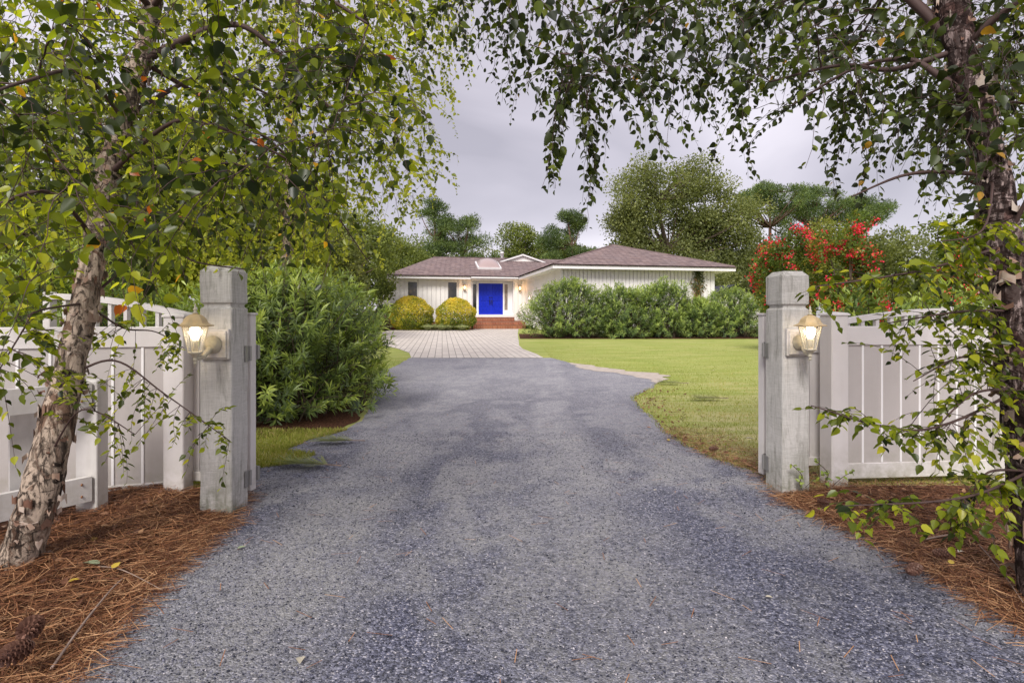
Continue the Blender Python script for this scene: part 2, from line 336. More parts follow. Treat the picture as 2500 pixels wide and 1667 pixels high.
# mulch
t = MT('pine_straw_bed', .95, .1)
c = t.ramp(t.noise(1, 5, t.vec((60, 25, 30))), [(.3, (.025, .013, .009)), (.5, (.08, .036, .022)), (.72, (.19, .09, .05))])
t.col(c).bump(t.noise(45, 5), .02); M['mulch'] = t.m
t = MT('bare_sand', .95, .1); t.col(t.ramp(t.noise(8, 8, None, .7), [(.35, (.42, .36, .31)), (.65, (.58, .51, .45))])).bump(t.noise(50, 4), .008); M['sand'] = t.m
# shingles
t = MT('shingles', .9, .15)
sx = t.N.new('ShaderNodeSeparateXYZ'); t.L.new(t.c.outputs['Object'], sx.inputs[0])
cm = t.N.new('ShaderNodeCombineXYZ'); t.L.new(t.math('ADD', sx.outputs[0], sx.outputs[1]), cm.inputs[0]); t.L.new(t.math('MULTIPLY', sx.outputs[2], 3.16), cm.inputs[1])
b = t.N.new('ShaderNodeTexBrick'); b.inputs['Scale'].default_value = 1; b.inputs['Brick Width'].default_value = .34; b.inputs['Row Height'].default_value = .16
b.inputs['Mortar Size'].default_value = .012; b.inputs['Color1'].default_value = (.175, .125, .125, 1); b.inputs['Color2'].default_value = (.31, .235, .23, 1); b.inputs['Mortar'].default_value = (.10, .075, .08, 1)
t.L.new(cm.outputs[0], b.inputs['Vector'])
c = t.mix(t.ramp(t.noise(3, 4, cm.outputs[0]), [(.45, 0), (.7, .6)]), b.outputs['Color'], (.36, .25, .215))
c = t.mix(t.ramp(t.noise(.5, 5), [(.4, 0), (.7, .35)]), c, (.2, .17, .17))
c = t.mix(t.ramp(t.noise(2.2, 7, t.vec((1, 1, 3.5)), .7), [(.48, 0), (.66, .6)]), c, (.13, .095, .095))
t.col(c).bump(t.math('SUBTRACT', 1, b.outputs['Fac']), .01); M['shingle'] = t.m
# brick
t = MT('brick', .85, .2)
sx = t.N.new('ShaderNodeSeparateXYZ'); t.L.new(t.c.outputs['Object'], sx.inputs[0])
cm = t.N.new('ShaderNodeCombineXYZ'); t.L.new(sx.outputs[0], cm.inputs[0]); t.L.new(sx.outputs[2], cm.inputs[1]); t.L.new(sx.outputs[1], cm.inputs[2])
b = t.N.new('ShaderNodeTexBrick'); b.inputs['Scale'].default_value = 1; b.inputs['Brick Width'].default_value = .11; b.inputs['Row Height'].default_value = .23
b.inputs['Mortar Size'].default_value = .008; b.inputs['Color1'].default_value = (.27, .085, .045, 1); b.inputs['Color2'].default_value = (.40, .15, .08, 1); b.inputs['Mortar'].default_value = (.36, .27, .22, 1)
t.L.new(cm.outputs[0], b.inputs['Vector']); t.col(t.mix(t.ramp(t.noise(9, 5), [(.55, 0), (.7, .5)]), b.outputs['Color'], (.2, .09, .06))); M['brick'] = t.m
M['blue'] = flat('blue_door', (.004, .022, .50), .4, .35, var=.12, scale=2)
M['black'] = flat('black_metal', (.012, .012, .013), .4, .5)
M['steel'] = flat('grey_steel', (.35, .34, .33), .45, .5, .6)
M['lamp_cream'] = paint('lamp_cream', (.66, .60, .47), .45, .3, (.38, .33, .25))
M['lamp_roof'] = paint('lamp_roof', (.70, .50, .25), .5, .25, (.45, .33, .2))
M['rust'] = flat('rust', (.3, .12, .04), .9)
M['pot'] = flat('pale_pot', (.6, .58, .56), .7)
M['cone'] = leafmat('pine_cone', [(0, (.08, .035, .025)), (1, (.26, .14, .10))], tr=0)
t = MT('window_glass', .06, .8); t.col(t.ramp(t.noise(1.6, 3), [(.4, (.012, .011, .010)), (.6, (.05, .042, .032)), (.7, (.12, .09, .05))])); M['glass'] = t.m
t = MT('pale_glass', .15, .8); t.col(t.ramp(t.noise(2, 3), [(.4, (.18, .15, .13)), (.65, (.36, .29, .24))])); M['glass2'] = t.m
t = MT('acrylic_dome', .2, .6); t.col((.42, .32, .31)); M['dome'] = t.m
t = MT('lantern_glass', .15, .5); t.col((.9, .86, .76)); tb = t.N.new('ShaderNodeBsdfTransparent'); mm = t.N.new('ShaderNodeMixShader'); mm.inputs[0].default_value = .8
t.L.new(t.p.outputs[0], mm.inputs[1]); t.L.new(tb.outputs[0], mm.inputs[2]); t.L.new(mm.outputs[0], t.N['Material Output'].inputs[0]); M['lglass'] = t.m
def emit(name, c, s):
    t = MT(name); t.p.inputs['Emission Color'].default_value = tuple(c)+(1,); t.p.inputs['Emission Strength'].default_value = s; t.col(c); return t.m
M['bulb'] = emit('lit_bulb', (1, .88, .66), 3); M['bulb_warm'] = emit('warm_bulb', (1, .5, .2), 7); M['bulb_white'] = emit('white_bulb', (1, .9, .78), 2.2)
def lamp(name, loc, e, col=(1, .78, .5), r=.025):
    l = bpy.data.lights.new(name, 'POINT'); l.energy = e; l.color = col; l.shadow_soft_size = r
    o = bpy.data.objects.new(name, l); COL.objects.link(o); o.location = loc; return o

# ------------------------------------------------------------------ ground sheets
def interp(pts, y):
    if y <= pts[0][0]: return pts[0][1]
    for (a, b), (c, d) in zip(pts, pts[1:]):
        if y <= c: return b+(d-b)*(y-a)/(c-a)
    return pts[-1][1]
ys = list(np.arange(-8, 44, .5))+[46, 50, 60, 80, 120, 200, 350, 600]
xs = [-500, -250, -120, -70, -45]+list(np.arange(-32, 33, 1.))+[45, 70, 120, 250, 500]
mb = MB(); P = [(x, y, tz(x, y)) for y in ys for x in xs]; n = len(xs)
mb.add(P, [(j*n+i, j*n+i+1, (j+1)*n+i+1, (j+1)*n+i) for j in range(len(ys)-1) for i in range(n-1)])
tag(mb.build('lawn_ground', M['lawn'], None, True), None, None, kind='structure')
def g2(px, py): p = gp(px, py); return (p[1], p[0])
EL = [(-6, -1.9), (.9, -1.35), (1.7, -1.44), (2.1, -1.52), (2.58, -1.58), (3.2, -1.62), (3.5, -1.74), (4.1, -1.9), (4.3, -2.0), (4.45, -1.78), (4.75, -1.66), (4.9, -1.95), (5.4, -1.9), (5.7, -1.75), (6.4, -1.66), (8, -1.95), (10, -2.4), (12, -2.8), (13.5, -2.72), (15.5, -2.8)]
ER = [(-6, 2.6), (.9, 2.35), (2.0, 1.93), (2.5, 1.9), (3.0, 1.88), (3.55, 1.76), (4.1, 1.84), (4.6, 1.66), (5.2, 1.56), (6, 1.58), (7, 1.62), (7.7, 1.68), (8.2, 1.75), (9.3, 2.3), (10.6, 2.75), (11.6, 2.7), (12.6, 2.05), (14, 1.5), (15.5, 1.08)]
def wob(y, s): return .05*mnoise.noise(Vector((s, y*1.3, 0)))+.035*mnoise.noise(Vector((s, y*5, 3)))+.02*mnoise.noise(Vector((s, y*15, 3)))
def eL(y): return interp(EL, y)+wob(y, 1)
def eR(y): return interp(ER, y)+wob(y, 7)
def sheet(name, m, rows, fl, fr, dz, nx=12, kind='structure', bump=0):
    mb = MB(); P = []
    for y in rows:
        a, b = fl(y), fr(y)
        for i in range(nx+1):
            x = a+(b-a)*i/nx; P.append((x, y, tz(x, y)+dz+(bump(x, y) if bump else 0)))
    n = nx+1
    mb.add(P, [(j*n+i, j*n+i+1, (j+1)*n+i+1, (j+1)*n+i) for j in range(len(rows)-1) for i in range(nx)])
    return tag(mb.build(name, m, None, True), None, None, kind=kind)
sheet('gravel_driveway', M['gravel'], list(np.arange(-6, 15.55, .06)), eL, eR, .006)
CL = [g2(1005, 878), g2(1001, 862), g2(970, 850), g2(925, 839), g2(860, 822)]
CL = [(15.48, -2.74), (17.2, -3.1), (19.2, -3.9), (22, -5.6), (24.5, -8.6), (36.6, -14)]
CR = [(15.48, .86), (16.8, .72), (18.8, .36), (20.5, .26), (30, .3), (36.6, .42)]
sheet('paver_court', M['paver'], list(np.arange(15.48, 36.7, .2)), lambda y: interp(CL, y), lambda y: interp(CR, y), .012, 10)
# bare sand worn out at the outer edge of the bend
rows = list(np.arange(9.9, 14.2, .05))
def sL(y): return eR(y)-.5*math.sin(max(0, min(1, (y-9.9)/4.3))*math.pi)+.12*mnoise.noise(Vector((y*3, 2, 1)))
def sR(y): return max(sL(y)+.01, eR(y)+.28*math.sin(max(0, min(1, (y-9.9)/4.3))*math.pi)+.35*mnoise.noise(Vector((y*2.1, 5, 1)))*min(1, (y-9.9))*min(1, 14.2-y))
sheet('bare_sand', M['sand'], rows, sL, sR, .010, 6)
def moundL(x, y):
    e = max(0, min(1, (eL(y)-x)/.5)); return .07*e*e*(3-2*e)+.012*mnoise.noise(Vector((x*6, y*6, 0)))*e
def moundR(x, y):
    e = max(0, min(1, (x-eR(y))/.5)); return .05*e*e*(3-2*e)+.012*mnoise.noise(Vector((x*6, y*6, 0)))*e
rows = list(np.arange(-3, 3.75, .06))
sheet('pine_straw_bed', M['mulch'], rows, lambda y: -7, lambda y: eL(y)+.01, .004, 60, bump=moundL)
sheet('pine_straw_bed', M['mulch'], rows, lambda y: eR(y)-.01, lambda y: 8, .004, 60, bump=moundR)
sheet('planting_bed', M['mulch'], list(np.arange(34.9, 38.5, .3)), lambda y: -14, lambda y: -2.4, .02)
sheet('planting_bed', M['mulch'], list(np.arange(25.0, 29.6, .3)), lambda y: .35+.0*(y-24), lambda y: 11.5, .02)
sheet('planting_bed', M['mulch'], list(np.arange(5.35, 11.1, .15)), lambda y: -5.4+wob(y, 3), lambda y: min(eL(y)-.06+wob(y*2, 4), -1.6-1.1*max(0, (y-8.5))/2.2-1.6*max(0, (5.9-y))), .004, 20)

def build_scatter():
    rs = np.random.RandomState(3)
    # loose stones near the lens
    n = 26000
    y = 1.45+(rs.rand(n)**1.9)*4.2; x = rs.rand(n)
    a = np.array([eL(v) for v in y]); b = np.array([eR(v) for v in y]); x = a+(b-a)*x
    s = .0024+.0028*rs.rand(n)**2
    O = np.array([(1,0,0),(0,1,0),(-1,0,0),(0,-1,0),(0,0,.75),(0,0,-.5)])
    F = np.array([(0,1,4),(1,2,4),(2,3,4),(3,0,4),(1,0,5),(2,1,5),(3,2,5),(0,3,5)])
    sc = s[:, None]*(.6+.8*rs.rand(n, 3)); an = rs.rand(n)*6.28
    V = O[None]*sc[:, None, :]+rs.randn(n, 6, 3)*s[:, None, None]*.14
    c, q = np.cos(an), np.sin(an); X = V[..., 0]*c[:, None]-V[..., 1]*q[:, None]; Y = V[..., 0]*q[:, None]+V[..., 1]*c[:, None]
    V = np.stack([X+x[:, None], Y+y[:, None], V[..., 2]+.008], -1)
    idx = (F[None]+(np.arange(n)*6)[:, None, None]).reshape(-1)
    me = bpy.data.meshes.new('gravel_stones'); me.vertices.add(n*6); me.vertices.foreach_set('co', V.astype(np.float32).ravel())
    me.loops.add(len(idx)); me.loops.foreach_set('vertex_index', idx.astype(np.int32)); me.polygons.add(n*8); me.polygons.foreach_set('loop_start', (np.arange(n*8)*3).astype(np.int32)); me.update(calc_edges=True)
    at = me.attributes.new('rnd', 'FLOAT', 'FACE'); at.data.foreach_set('value', np.repeat(rs.rand(n), 8).astype(np.float32)); me.materials.append(M['stone'])
    o = bpy.data.objects.new('gravel_stones', me); COL.objects.link(o)
    tag(o, 'loose grey blue crushed stone chips covering the driveway', 'gravel', kind='stuff')
    # pine needles: each a curved thin strip of 3 pieces
    def needles(n, yr, side, mnd, ef, seed, spread=4.0):
        rs = np.random.RandomState(seed); y = yr[0]+rs.rand(n)*(yr[1]-yr[0])
        e = np.array([ef(v) for v in y]); u = rs.rand(n)**1.6*spread-.05*rs.rand(n)
        x = e+side*u
        z = np.array([mnd(a, b) for a, b in zip(x, y)])+.006+rs.rand(n)*.022
        an = rs.rand(n)*6.28+0; ln = .05+.05*rs.rand(n); cv = rs.randn(n)*.5
        pts = [np.stack([x, y, z], 1)]; t = an.copy(); zz = z.copy()
        for k in range(2):
            d = np.stack([np.cos(t), np.sin(t), rs.randn(n)*.09], 1)*ln[:, None]; pts.append(pts[-1]+d); t = t+cv
        r = rs.rand(n)**1.1; r *= np.clip(1.2-.45*u, .35, 1.2); r = np.clip(r, 0, 1)
        for k in range(2):
            P = pts[k]; D = pts[k+1]-pts[k]; N_ = np.tile((0, 0, 1.), (n, 1))+rs.randn(n, 3)*.3
            yield P, D, N_, np.linalg.norm(D, axis=1)*1.05, np.full(n, .0021), r
    for sd_, ef, mnd, seed, lab in ((-1, eL, moundL, 11, 'rust brown pine needles heaped around the left birch'), (1, eR, moundR, 12, 'rust brown pine needles spread below the right fence')):
        A = [np.concatenate(q) for q in zip(*needles(30000, (1.0, 3.7), sd_, mnd, ef, seed, 2.4))]
        T = dict(TPL); TPL['strip'] = (np.array([(-.5,0,0),(.5,0,0),(.5,1,0),(-.5,1,0)]), [(0,1,2,3)])
        tag(leaves('pine_needles', *A, M['straw'], None, 'strip'), lab, 'pine straw', kind='stuff')
        rs2 = np.random.RandomState(seed+5); n = 2600; y = 1.2+rs2.rand(n)*2.5; x = np.array([ef(v) for v in y])+sd_*(.1+rs2.rand(n)**.7*2.4)
        z = np.array([mnd(a, b) for a, b in zip(x, y)])+.02+.01*rs2.rand(n); an = rs2.rand(n)*6.28
        D = np.stack([np.cos(an), np.sin(an), rs2.randn(n)*.25], 1); Nn = np.tile((0, 0, 1.), (n, 1))+rs2.randn(n, 3)*.35
        s = .018+.028*rs2.rand(n)
        tag(leaves('leaf_litter', np.stack([x, y, z], 1), D, Nn, s, s*.6, rs2.rand(n), M['litter'], None, 'birch'), lab.replace('rust brown pine needles heaped', 'crumbled brown dead leaves').replace('rust brown pine needles spread', 'crumbled brown dead leaves'), 'leaf litter', kind='stuff')
    A = [np.concatenate(q) for q in zip(*needles(2600, (3.7, 5.9), 1, lambda x, y: .012, eR, 77, .55))]; k = rs.rand(len(A[0])) < np.clip(1.2-(A[0][:, 1]-3.7)/2.3, 0, 1); A = [q[k] for q in A]
    tag(leaves('pine_needles', *A, M['straw'], None, 'strip'), 'thin scatter of pine needles along the lawn edge left of the right gate post', 'pine straw', kind='stuff')
    n = 260; y = 4+rs.rand(n)**1.3*5; x = np.array([eR(v) for v in y])+np.abs(rs.randn(n))*.3-.04; an = rs.rand(n)*6.28; s = .02+.04*rs.rand(n)
    tag(leaves('leaf_litter', np.stack([x, y, np.full(n, .02)], 1), np.stack([np.cos(an), np.sin(an), rs.randn(n)*.3], 1), np.tile((0, 0, 1.), (n, 1))+rs.randn(n, 3)*.4, s, s*.6, .4+.6*rs.rand(n), M['litter'], None, 'birch'), 'brown and orange dead leaves collected along the right lawn edge', 'leaf litter', kind='stuff')
    # grass blades
    n = 120000; y = 3.9+rs.rand(n)**1.55*19; x = np.array([eR(min(v, 15.4)) for v in y])+(rs.rand(n)**1.25)*(5+y*.45)-.05
    x2 = []
    k = rs.rand(n) < .16
    y[k] = 3.7+rs.rand(k.sum())*2.1; x[k] = np.array([eL(v) for v in y[k]])-rs.rand(k.sum())**1.5*1.6+.03
    k2 = (rs.rand(n) < .06) & ~k; y[k2] = 11+rs.rand(k2.sum())*4.5; x[k2] = np.array([eL(v) for v in y[k2]])-rs.rand(k2.sum())*3
    keep = ~((x < np.array([sR(min(max(v, 9.9), 14.2)) for v in y])-.02) & (x > 0) & (y > 9.9) & (y < 14.2)) & (rs.rand(n) > (y-14)/10); x, y, k = x[keep], y[keep], k[keep]; n = len(x)
    D = np.stack([rs.randn(n)*.45, rs.randn(n)*.45, np.ones(n)], 1); s = (.016+.02*rs.rand(n))*np.clip(1.5-y/16, .5, 1)*np.where(k, 1.5, 1)
    z = np.array([tz(a, b) for a, b in zip(x, y)])
    r = np.clip(rs.rand(n)*.75+.3*np.clip(1.3-y/9, 0, 1)*rs.rand(n)+.35*np.array([mnoise.noise(Vector((a*1.2, b*.8, 0))) for a, b in zip(x, y)])+.1, 0, 1)
    N_ = rs.randn(n, 3); N_[:, 1] -= 1
    tag(leaves('grass_blades', np.stack([x, y, z], 1), D, N_, s, .0035+.00022*y, r, M['grass_blade'], None, 'blade'), 'short yellow green lawn grass beside the gravel', 'grass', kind='stuff')
build_scatter()
#PART2
# ------------------------------------------------------------------ gate posts and lanterns
def make_post(name, label, loc, rz, seed):
    t = thing(name, label, 'gate post', loc, rz, 'timber gate posts')
    h = .095
    prof = [(h, -.1)]+[(h, z) for z in np.arange(0, 1.18, .06)]+[(h, 1.2), (h-.014, 1.214), (h-.014, 1.226), (h, 1.238)]+[(h, z) for z in np.arange(1.26, 1.42, .05)]+[(h, 1.42), (h-.028, 1.452)]
    mb = MB(); P = []; F = []; c = .006
    for hh, z in prof:
        for sx_, sy_ in ((1, -1), (1, 1), (-1, 1), (-1, -1)):
            q = [(hh-c, hh), (hh, hh-c)] if sx_*sy_ > 0 else [(hh, hh-c), (hh-c, hh)]
            if (sx_, sy_) == (1, 1): q = q[::-1]
            if (sx_, sy_) == (-1, -1): q = q[::-1]
            if (sx_, sy_) == (-1, 1): q = q[::-1]
            if (sx_, sy_) == (1, -1): q = q[::-1]
            for a, b in q:
                k = .0035*mnoise.noise(Vector((sx_*3+seed, sy_*3, z*7)))+.0018*mnoise.noise(Vector((sx_*3+seed, sy_*3, z*40)))
                P.append((sx_*(a+k), sy_*(b+k), z))
    # order the eight corners by angle
    n = 8
    for i in range(len(prof)):
        ring = P[i*n:(i+1)*n]; ring.sort(key=lambda p: math.atan2(p[1], p[0])); P[i*n:(i+1)*n] = ring
    for i in range(len(prof)-1):
        for k in range(n): F.append((i*n+k, i*n+(k+1) % n, (i+1)*n+(k+1) % n, (i+1)*n+k))
    F.append(tuple((len(prof)-1)*n+k for k in range(n)))
    mb.add(P, F); mb.build('post_timber', M['post'], t)
    return t
pl = make_post('gate_post', 'weathered square timber post with chamfered top carrying the left lamp', (-1.715, 3.395, 0), R(-2), 0)
pr = make_post('gate_post', 'weathered square timber post with chamfered top carrying the right lamp', (1.825, 3.778, 0), R(8), 20)
def make_lantern(name, label, loc, rz):
    t = thing(name, label, 'lantern', loc, rz, 'lit coach lanterns on the gate posts')
    # origin: on the post face at the block's middle; -y is outwards
    mb = MB(); mb.box(-.078, .09, -.022, -.001, -.088, .088, bev=.004); mb.box(-.068, .08, -.032, -.021, -.078, .078, bev=.004); mb.build('mounting_block', M['vinyl'], t)
    mb = MB()
    prof = [(.052, 0), (.052, .008), (.043, .014), (.040, .022), (.028, .03), (.018, .034)]
    mbb = MB(); mbb.lathe(prof, n=24); RX = Matrix.Translation((.004, -.031, 0)) @ Matrix.Rotation(R(90), 4, 'X')
    mb.add([RX @ Vector(p) for p in mbb.v], mbb.f)
    bp = mb.build('backplate', M['lamp_cream'], t, True)
    for s_ in (-1, 1):
        mb = MB(); q = MB(); q.lathe([(.0045, 0), (.0045, .004), (.002, .006)], n=8); mb.add([Matrix.Translation((.004+s_*.03, -.045, -.012*s_)) @ (Matrix.Rotation(R(90), 4, 'X') @ Vector(p)) for p in q.v], q.f); mb.build('screw', M['rust'], bp)
    cx, cy = -.02, -.165
    mb = MB(); pts = []
    for k in range(13):
        u = k/12; pts.append((.004+(cx-.004)*u, -.05+(cy+.05)*u, -.012-.055*math.sin(u*math.pi*.62)-.004*u))
    mb.tube(pts, [.017-.005*u/12 for u in range(13)], 10); mb.build('arm', M['lamp_cream'], t, True)
    # body
    zb, zt = -.035, .105
    mb = MB(); n = 6; rb, rt = .033, .064
    mb.lathe([(.006, -.105), (.010, -.098), (.007, -.088), (.013, -.078), (.010, -.066), (.020, -.052), (.036, -.042), (.038, -.035), (.034, -.033)], (cx, cy), 12)
    for k in range(n):
        a = 2*math.pi*k/n+R(30); a2 = a+2*math.pi/n
        mb.tube([(cx+rb*math.cos(a), cy+rb*math.sin(a), zb), (cx+rt*math.cos(a), cy+rt*math.sin(a), zt)], .0035, 4)
        mb.tube([(cx+rb*math.cos(a), cy+rb*math.sin(a), zb), (cx+rb*math.cos(a2), cy+rb*math.sin(a2), zb)], .0035, 4)
        mb.tube([(cx+rt*math.cos(a), cy+rt*math.sin(a), zt), (cx+rt*math.cos(a2), cy+rt*math.sin(a2), zt)], .004, 4)
    mb.build('cage', M['lamp_cream'], t)
    mb = MB()
    for k in range(n):
        a = 2*math.pi*k/n+R(30); a2 = a+2*math.pi/n
        mb.add([(cx+(rb-.002)*math.cos(a), cy+(rb-.002)*math.sin(a), zb), (cx+(rb-.002)*math.cos(a2), cy+(rb-.002)*math.sin(a2), zb), (cx+(rt-.002)*math.cos(a2), cy+(rt-.002)*math.sin(a2), zt), (cx+(rt-.002)*math.cos(a), cy+(rt-.002)*math.sin(a), zt)], [(0, 1, 2, 3)])
    mb.build('glass', M['lglass'], t)
    mb = MB(); mb.lathe([(.06, zt-.001), (.093, zt+.002), (.094, zt+.007), (.072, zt+.014), (.062, zt+.024), (.056, zt+.04), (.046, zt+.053), (.030, zt+.064), (.014, zt+.070), (.012, zt+.074)], (cx, cy), 6, R(30))
    ro = mb.build('lamp_roof', M['lamp_roof'], t)
    mb = MB(); mb.lathe([(.016, zt+.073), (.012, zt+.079), (.006, zt+.083), (.011, zt+.092), (.011, zt+.098), (.005, zt+.104), (.006, zt+.112), (.0015, zt+.128)], (cx, cy), 10); mb.build('finial', M['lamp_cream'], ro, True)
    mb = MB(); mb.lathe([(.014, zb+.005), (.014, .02), (.013, .03)], (cx, cy), 12); mb.build('socket', M['lamp_cream'], t, True)
    mb = MB(); mb.lathe([(.013, .03), (.022, .046), (.032, .062), (.036, .076), (.033, .089), (.021, .099), (.004, .103)], (cx, cy), 16); mb.build('bulb', M['bulb'], t, True)
    return t, (cx, cy)
for post, zc, lab in ((pl, .995, 'lit cream coach lantern with yellowed roof on the left gate post'), (pr, .99, 'lit cream coach lantern with rust stained backplate on the right gate post')):
    rz = post.rotation_euler.z; off = Matrix.Rotation(rz, 3, 'Z') @ Vector((.0, -.096, 0))
    p = post.location+off; lt, (cx, cy) = make_lantern('wall_lantern', lab, (p.x, p.y, zc), rz)
    q = Matrix.Rotation(rz, 3, 'Z') @ Vector((cx, cy, .058)); lamp('lantern_light', (p.x+q.x, p.y+q.y, zc+.062), 1.1, (1, .74, .42), .034)

# ------------------------------------------------------------------ open gate leaves
def make_gate(name, label, loc, rz, sgn):
    # local x runs from the hinge stile to the free end
    t = thing(name, label, 'gate', loc, rz, 'open white gate leaves')
    Lg = 1.62
    a0, a1 = (1.055, .24) if sgn < 0 else (1.0, .2)
    def top(x): return a0+a1*math.sin(min(1, max(0, x/Lg))*math.pi/2)
    mb = MB(); mb.box(0, .06, -.028, .028, .06, 1.165, bev=.004); mb.box(-.008, .068, -.036, .036, 1.165, 1.18, bev=.003); mb.build('hinge_stile', M['vinyl'], t)
    mb = MB(); mb.box(Lg-.06, Lg, -.028, .028, .06, top(Lg)+.03, bev=.004); mb.build('latch_stile', M['vinyl'], t)
    mb = MB(); mb.box(.06, Lg-.06, -.024, .024, .10, .16, bev=.003); mb.build('rail', M['vinyl'], t)
    mb = MB(); mb.box(.06, Lg-.06, -.024, .024, .90, .96, bev=.003); mb.build('rail', M['vinyl'], t)
    mb = MB(); x = .075
    while x < Lg-.09: mb.box(x, x+.085, -.009, .009, .161, .899); x += .105
    o = mb.build('picket_infill', M['vinyl'], t)
    mb = MB(); n = 24; P = []; F = []
    for i in range(n+1):
        x = .06+(Lg-.12)*i/n; z = top(x)
        for y_, z_ in ((-.024, 0), (.024, 0), (.024, .04), (-.024, .04)): P.append((x, y_, z+z_-.02))
    for i in range(n):
        for k in range(4): F.append((i*4+k, i*4+(k+1) % 4, (i+1)*4+(k+1) % 4, (i+1)*4+k))
    mb.add(P, F); mb.build('arched_rail', M['vinyl'], t)
    x = .19
    while x < Lg-.1:
        mb = MB(); mb.box(x, x+.028, -.014, .014, .961, top(x)-.019); x += .125; mb.build('spindle', M['vinyl'], t)
    for z in (.93, .16):
        mb = MB(); mb.box(.0, .05, -.0365, -.0285, z-.05, z+.05, bev=.002); mb.box(-.012, .0, -.042, -.03, z-.045, z+.045, bev=.002); mb.tube([(-.004, -.046, z-.04), (-.004, -.046, z+.04)], .009, 8)
        mb.build('hinge', M['steel'], t)
    return t
make_gate('gate_leaf', 'white arched gate leaf swung open behind the left fence', (-1.635, 3.60, 0), math.pi-R(12), -1)
make_gate('gate_leaf', 'white arched gate leaf swung open behind the right fence', (1.735, 3.975, 0), R(12), 1)
# hinge hardware facing the drive, on the posts
for (p, xs_) in ((pl, .097), (pr, -.097)):
    for z in (.93, .17):
        s_ = 1 if xs_ > 0 else -1
        mb = MB(); mb.box(min(xs_, xs_+s_*.006), max(xs_, xs_+s_*.006), .05, .093, z-.05, z+.05, bev=.0015); mb.tube([(xs_+s_*.01, .1, z-.045), (xs_+s_*.01, .1, z+.045)], .0085, 8)
        mb.build('hinge', M['steel'], p)

# ------------------------------------------------------------------ vinyl fences
def vinyl_post(name, label, loc, rz, h=1.165):
    t = thing(name, label, 'fence post', loc, rz, 'white fence posts'); s = .063
    mb = MB(); mb.box(-s, s, -s, s, -.1, h-.012, bev=.006); mb.build('post_body', M['vinyl'], t)
    mb = MB(); mb.lathe([((s+.006)*1.414, h-.013), ((s+.006)*1.414, h-.002), ((s-.004)*1.414, h+.006), (.01, h+.014)], n=4, rot=R(45)); mb.build('cap', M['vinyl'], t)
    return t
def vinyl_panel(name, label, loc, rz, Lp, bw, ztop=1.092, zb=.0):
    t = thing(name, label, 'fence', loc, rz, 'white fence panels')
    mb = MB(); mb.box(0, Lp, -.022, .022, ztop-.13, ztop, bev=.004); mb.build('top_rail', M['vinyl'], t)
    mb = MB(); mb.box(0, Lp, -.022, .022, zb-.02, zb+.085, bev=.004); mb.build('bottom_rail', M['vinyl'], t)
    mb = MB(); x = 0
    n = int(round(Lp/bw)); bw = Lp/n
    for i in range(n):
        a, b = i*bw, (i+1)*bw; g = .006
        P = []; F = []
        prof = [(a, .004), (a+g, -.010), (b-g, -.010), (b, .004)]
        for z in (zb+.085, ztop-.13):
            for (px_, py_) in prof: P.append((px_, py_, z))
        F = [(0, 1, 5, 4), (1, 2, 6, 5), (2, 3, 7, 6)]
        mb.add(P, F)
    mb.box(0, Lp, .006, .012, zb+.085, ztop-.13)
    mb.build('boards', M['vinyl_board'], t)
    # white strips over the joints, painting the light their edges catch
    mb = MB()
    for i in range(1, n): mb.box(i*bw-.0075, i*bw+.0075, -.017, -.0095, zb+.086, ztop-.131, bev=.002)
    mb.build('joint_glints', M['glint'], t)
    return t
ang = math.atan2(-.34, -.94)
vinyl_post('fence_post', 'white square fence post beside the left gate post', (-2.12, 3.62, 0), R(3))
vinyl_panel('board_fence', 'white board fence panel left of the left gate post', (-2.185, 3.66, 0), ang, 1.6, .16, zb=.02)
vinyl_post('fence_post', 'white square fence post beside the right gate post', (2.205, 3.90, 0), R(8), 1.175)
d2 = R(5.5)
vinyl_panel('board_fence', 'long white board fence panel starting beside the right gate post', (2.262, 3.90, 0), d2, 1.12, .14, ztop=1.09, zb=.07)
p2 = Vector((2.262, 3.90, 0))+Vector((math.cos(d2), math.sin(d2), 0))*1.185
vinyl_post('fence_post', 'white square fence post behind the right birch trunk', tuple(p2), d2, 1.165)
p3 = p2+Vector((math.cos(d2), math.sin(d2), 0))*.063
vinyl_panel('board_fence', 'white board fence panel behind the right birch trunk', tuple(p3), R(16), 2.2, .15, ztop=1.09, zb=.09)
for o in bpy.data.objects:
    if o.name.startswith('boards') or o.name.startswith('joint_glints'):
        if abs(o.parent.rotation_euler.z) > 2: o.scale.y = -1     # face the street
# flip the whole left panel's face towards the lens
# old low board fence at the left
t = thing('wooden_fence', 'low old white wooden rail fence with rusty nails beside the left birch', 'fence', (-2.36, 3.2, 0), 0)
mb = MB(); mb.box(-.06, .06, -.045, .045, -.1, .80, bev=.004); mb.build('post', M['wood_white'], t)
for z0, z1 in ((.14, .275), (.66, .79)):
    mb = MB(); A = Vector((.03, -.052, 0)); B = Vector((-.34, -.62, 0)); d = (B-A).normalized(); nn = Vector((-d.y, d.x, 0))*.018; C2 = B+d*1.2
    P = [(q.x, q.y, z) for z in (z0, z1) for q in (A-nn, C2-nn, C2+nn, A+nn)]
    mb.add(P, [(0, 1, 2, 3), (4, 5, 6, 7), (0, 1, 5, 4), (1, 2, 6, 5), (2, 3, 7, 6), (3, 0, 4, 7)]); r_ = mb.build('rail', M['wood_white'], t)
    for zz in (z0+.035, z1-.035):
        mb = MB(); q = A+d*.05; s_ = Vector((-nn.x, -nn.y, 0)).normalized(); q = q+s_*.0195 if s_.dot(Vector((1, -1, 0))) > 0 else q-s_*.0195
        mb.tube([(q.x, q.y, zz), (q.x+.004*math.copysign(1, q.x-A.x-d.x*.05), q.y+.001, zz)], .007, 8); mb.build('nail', M['rust'], r_)
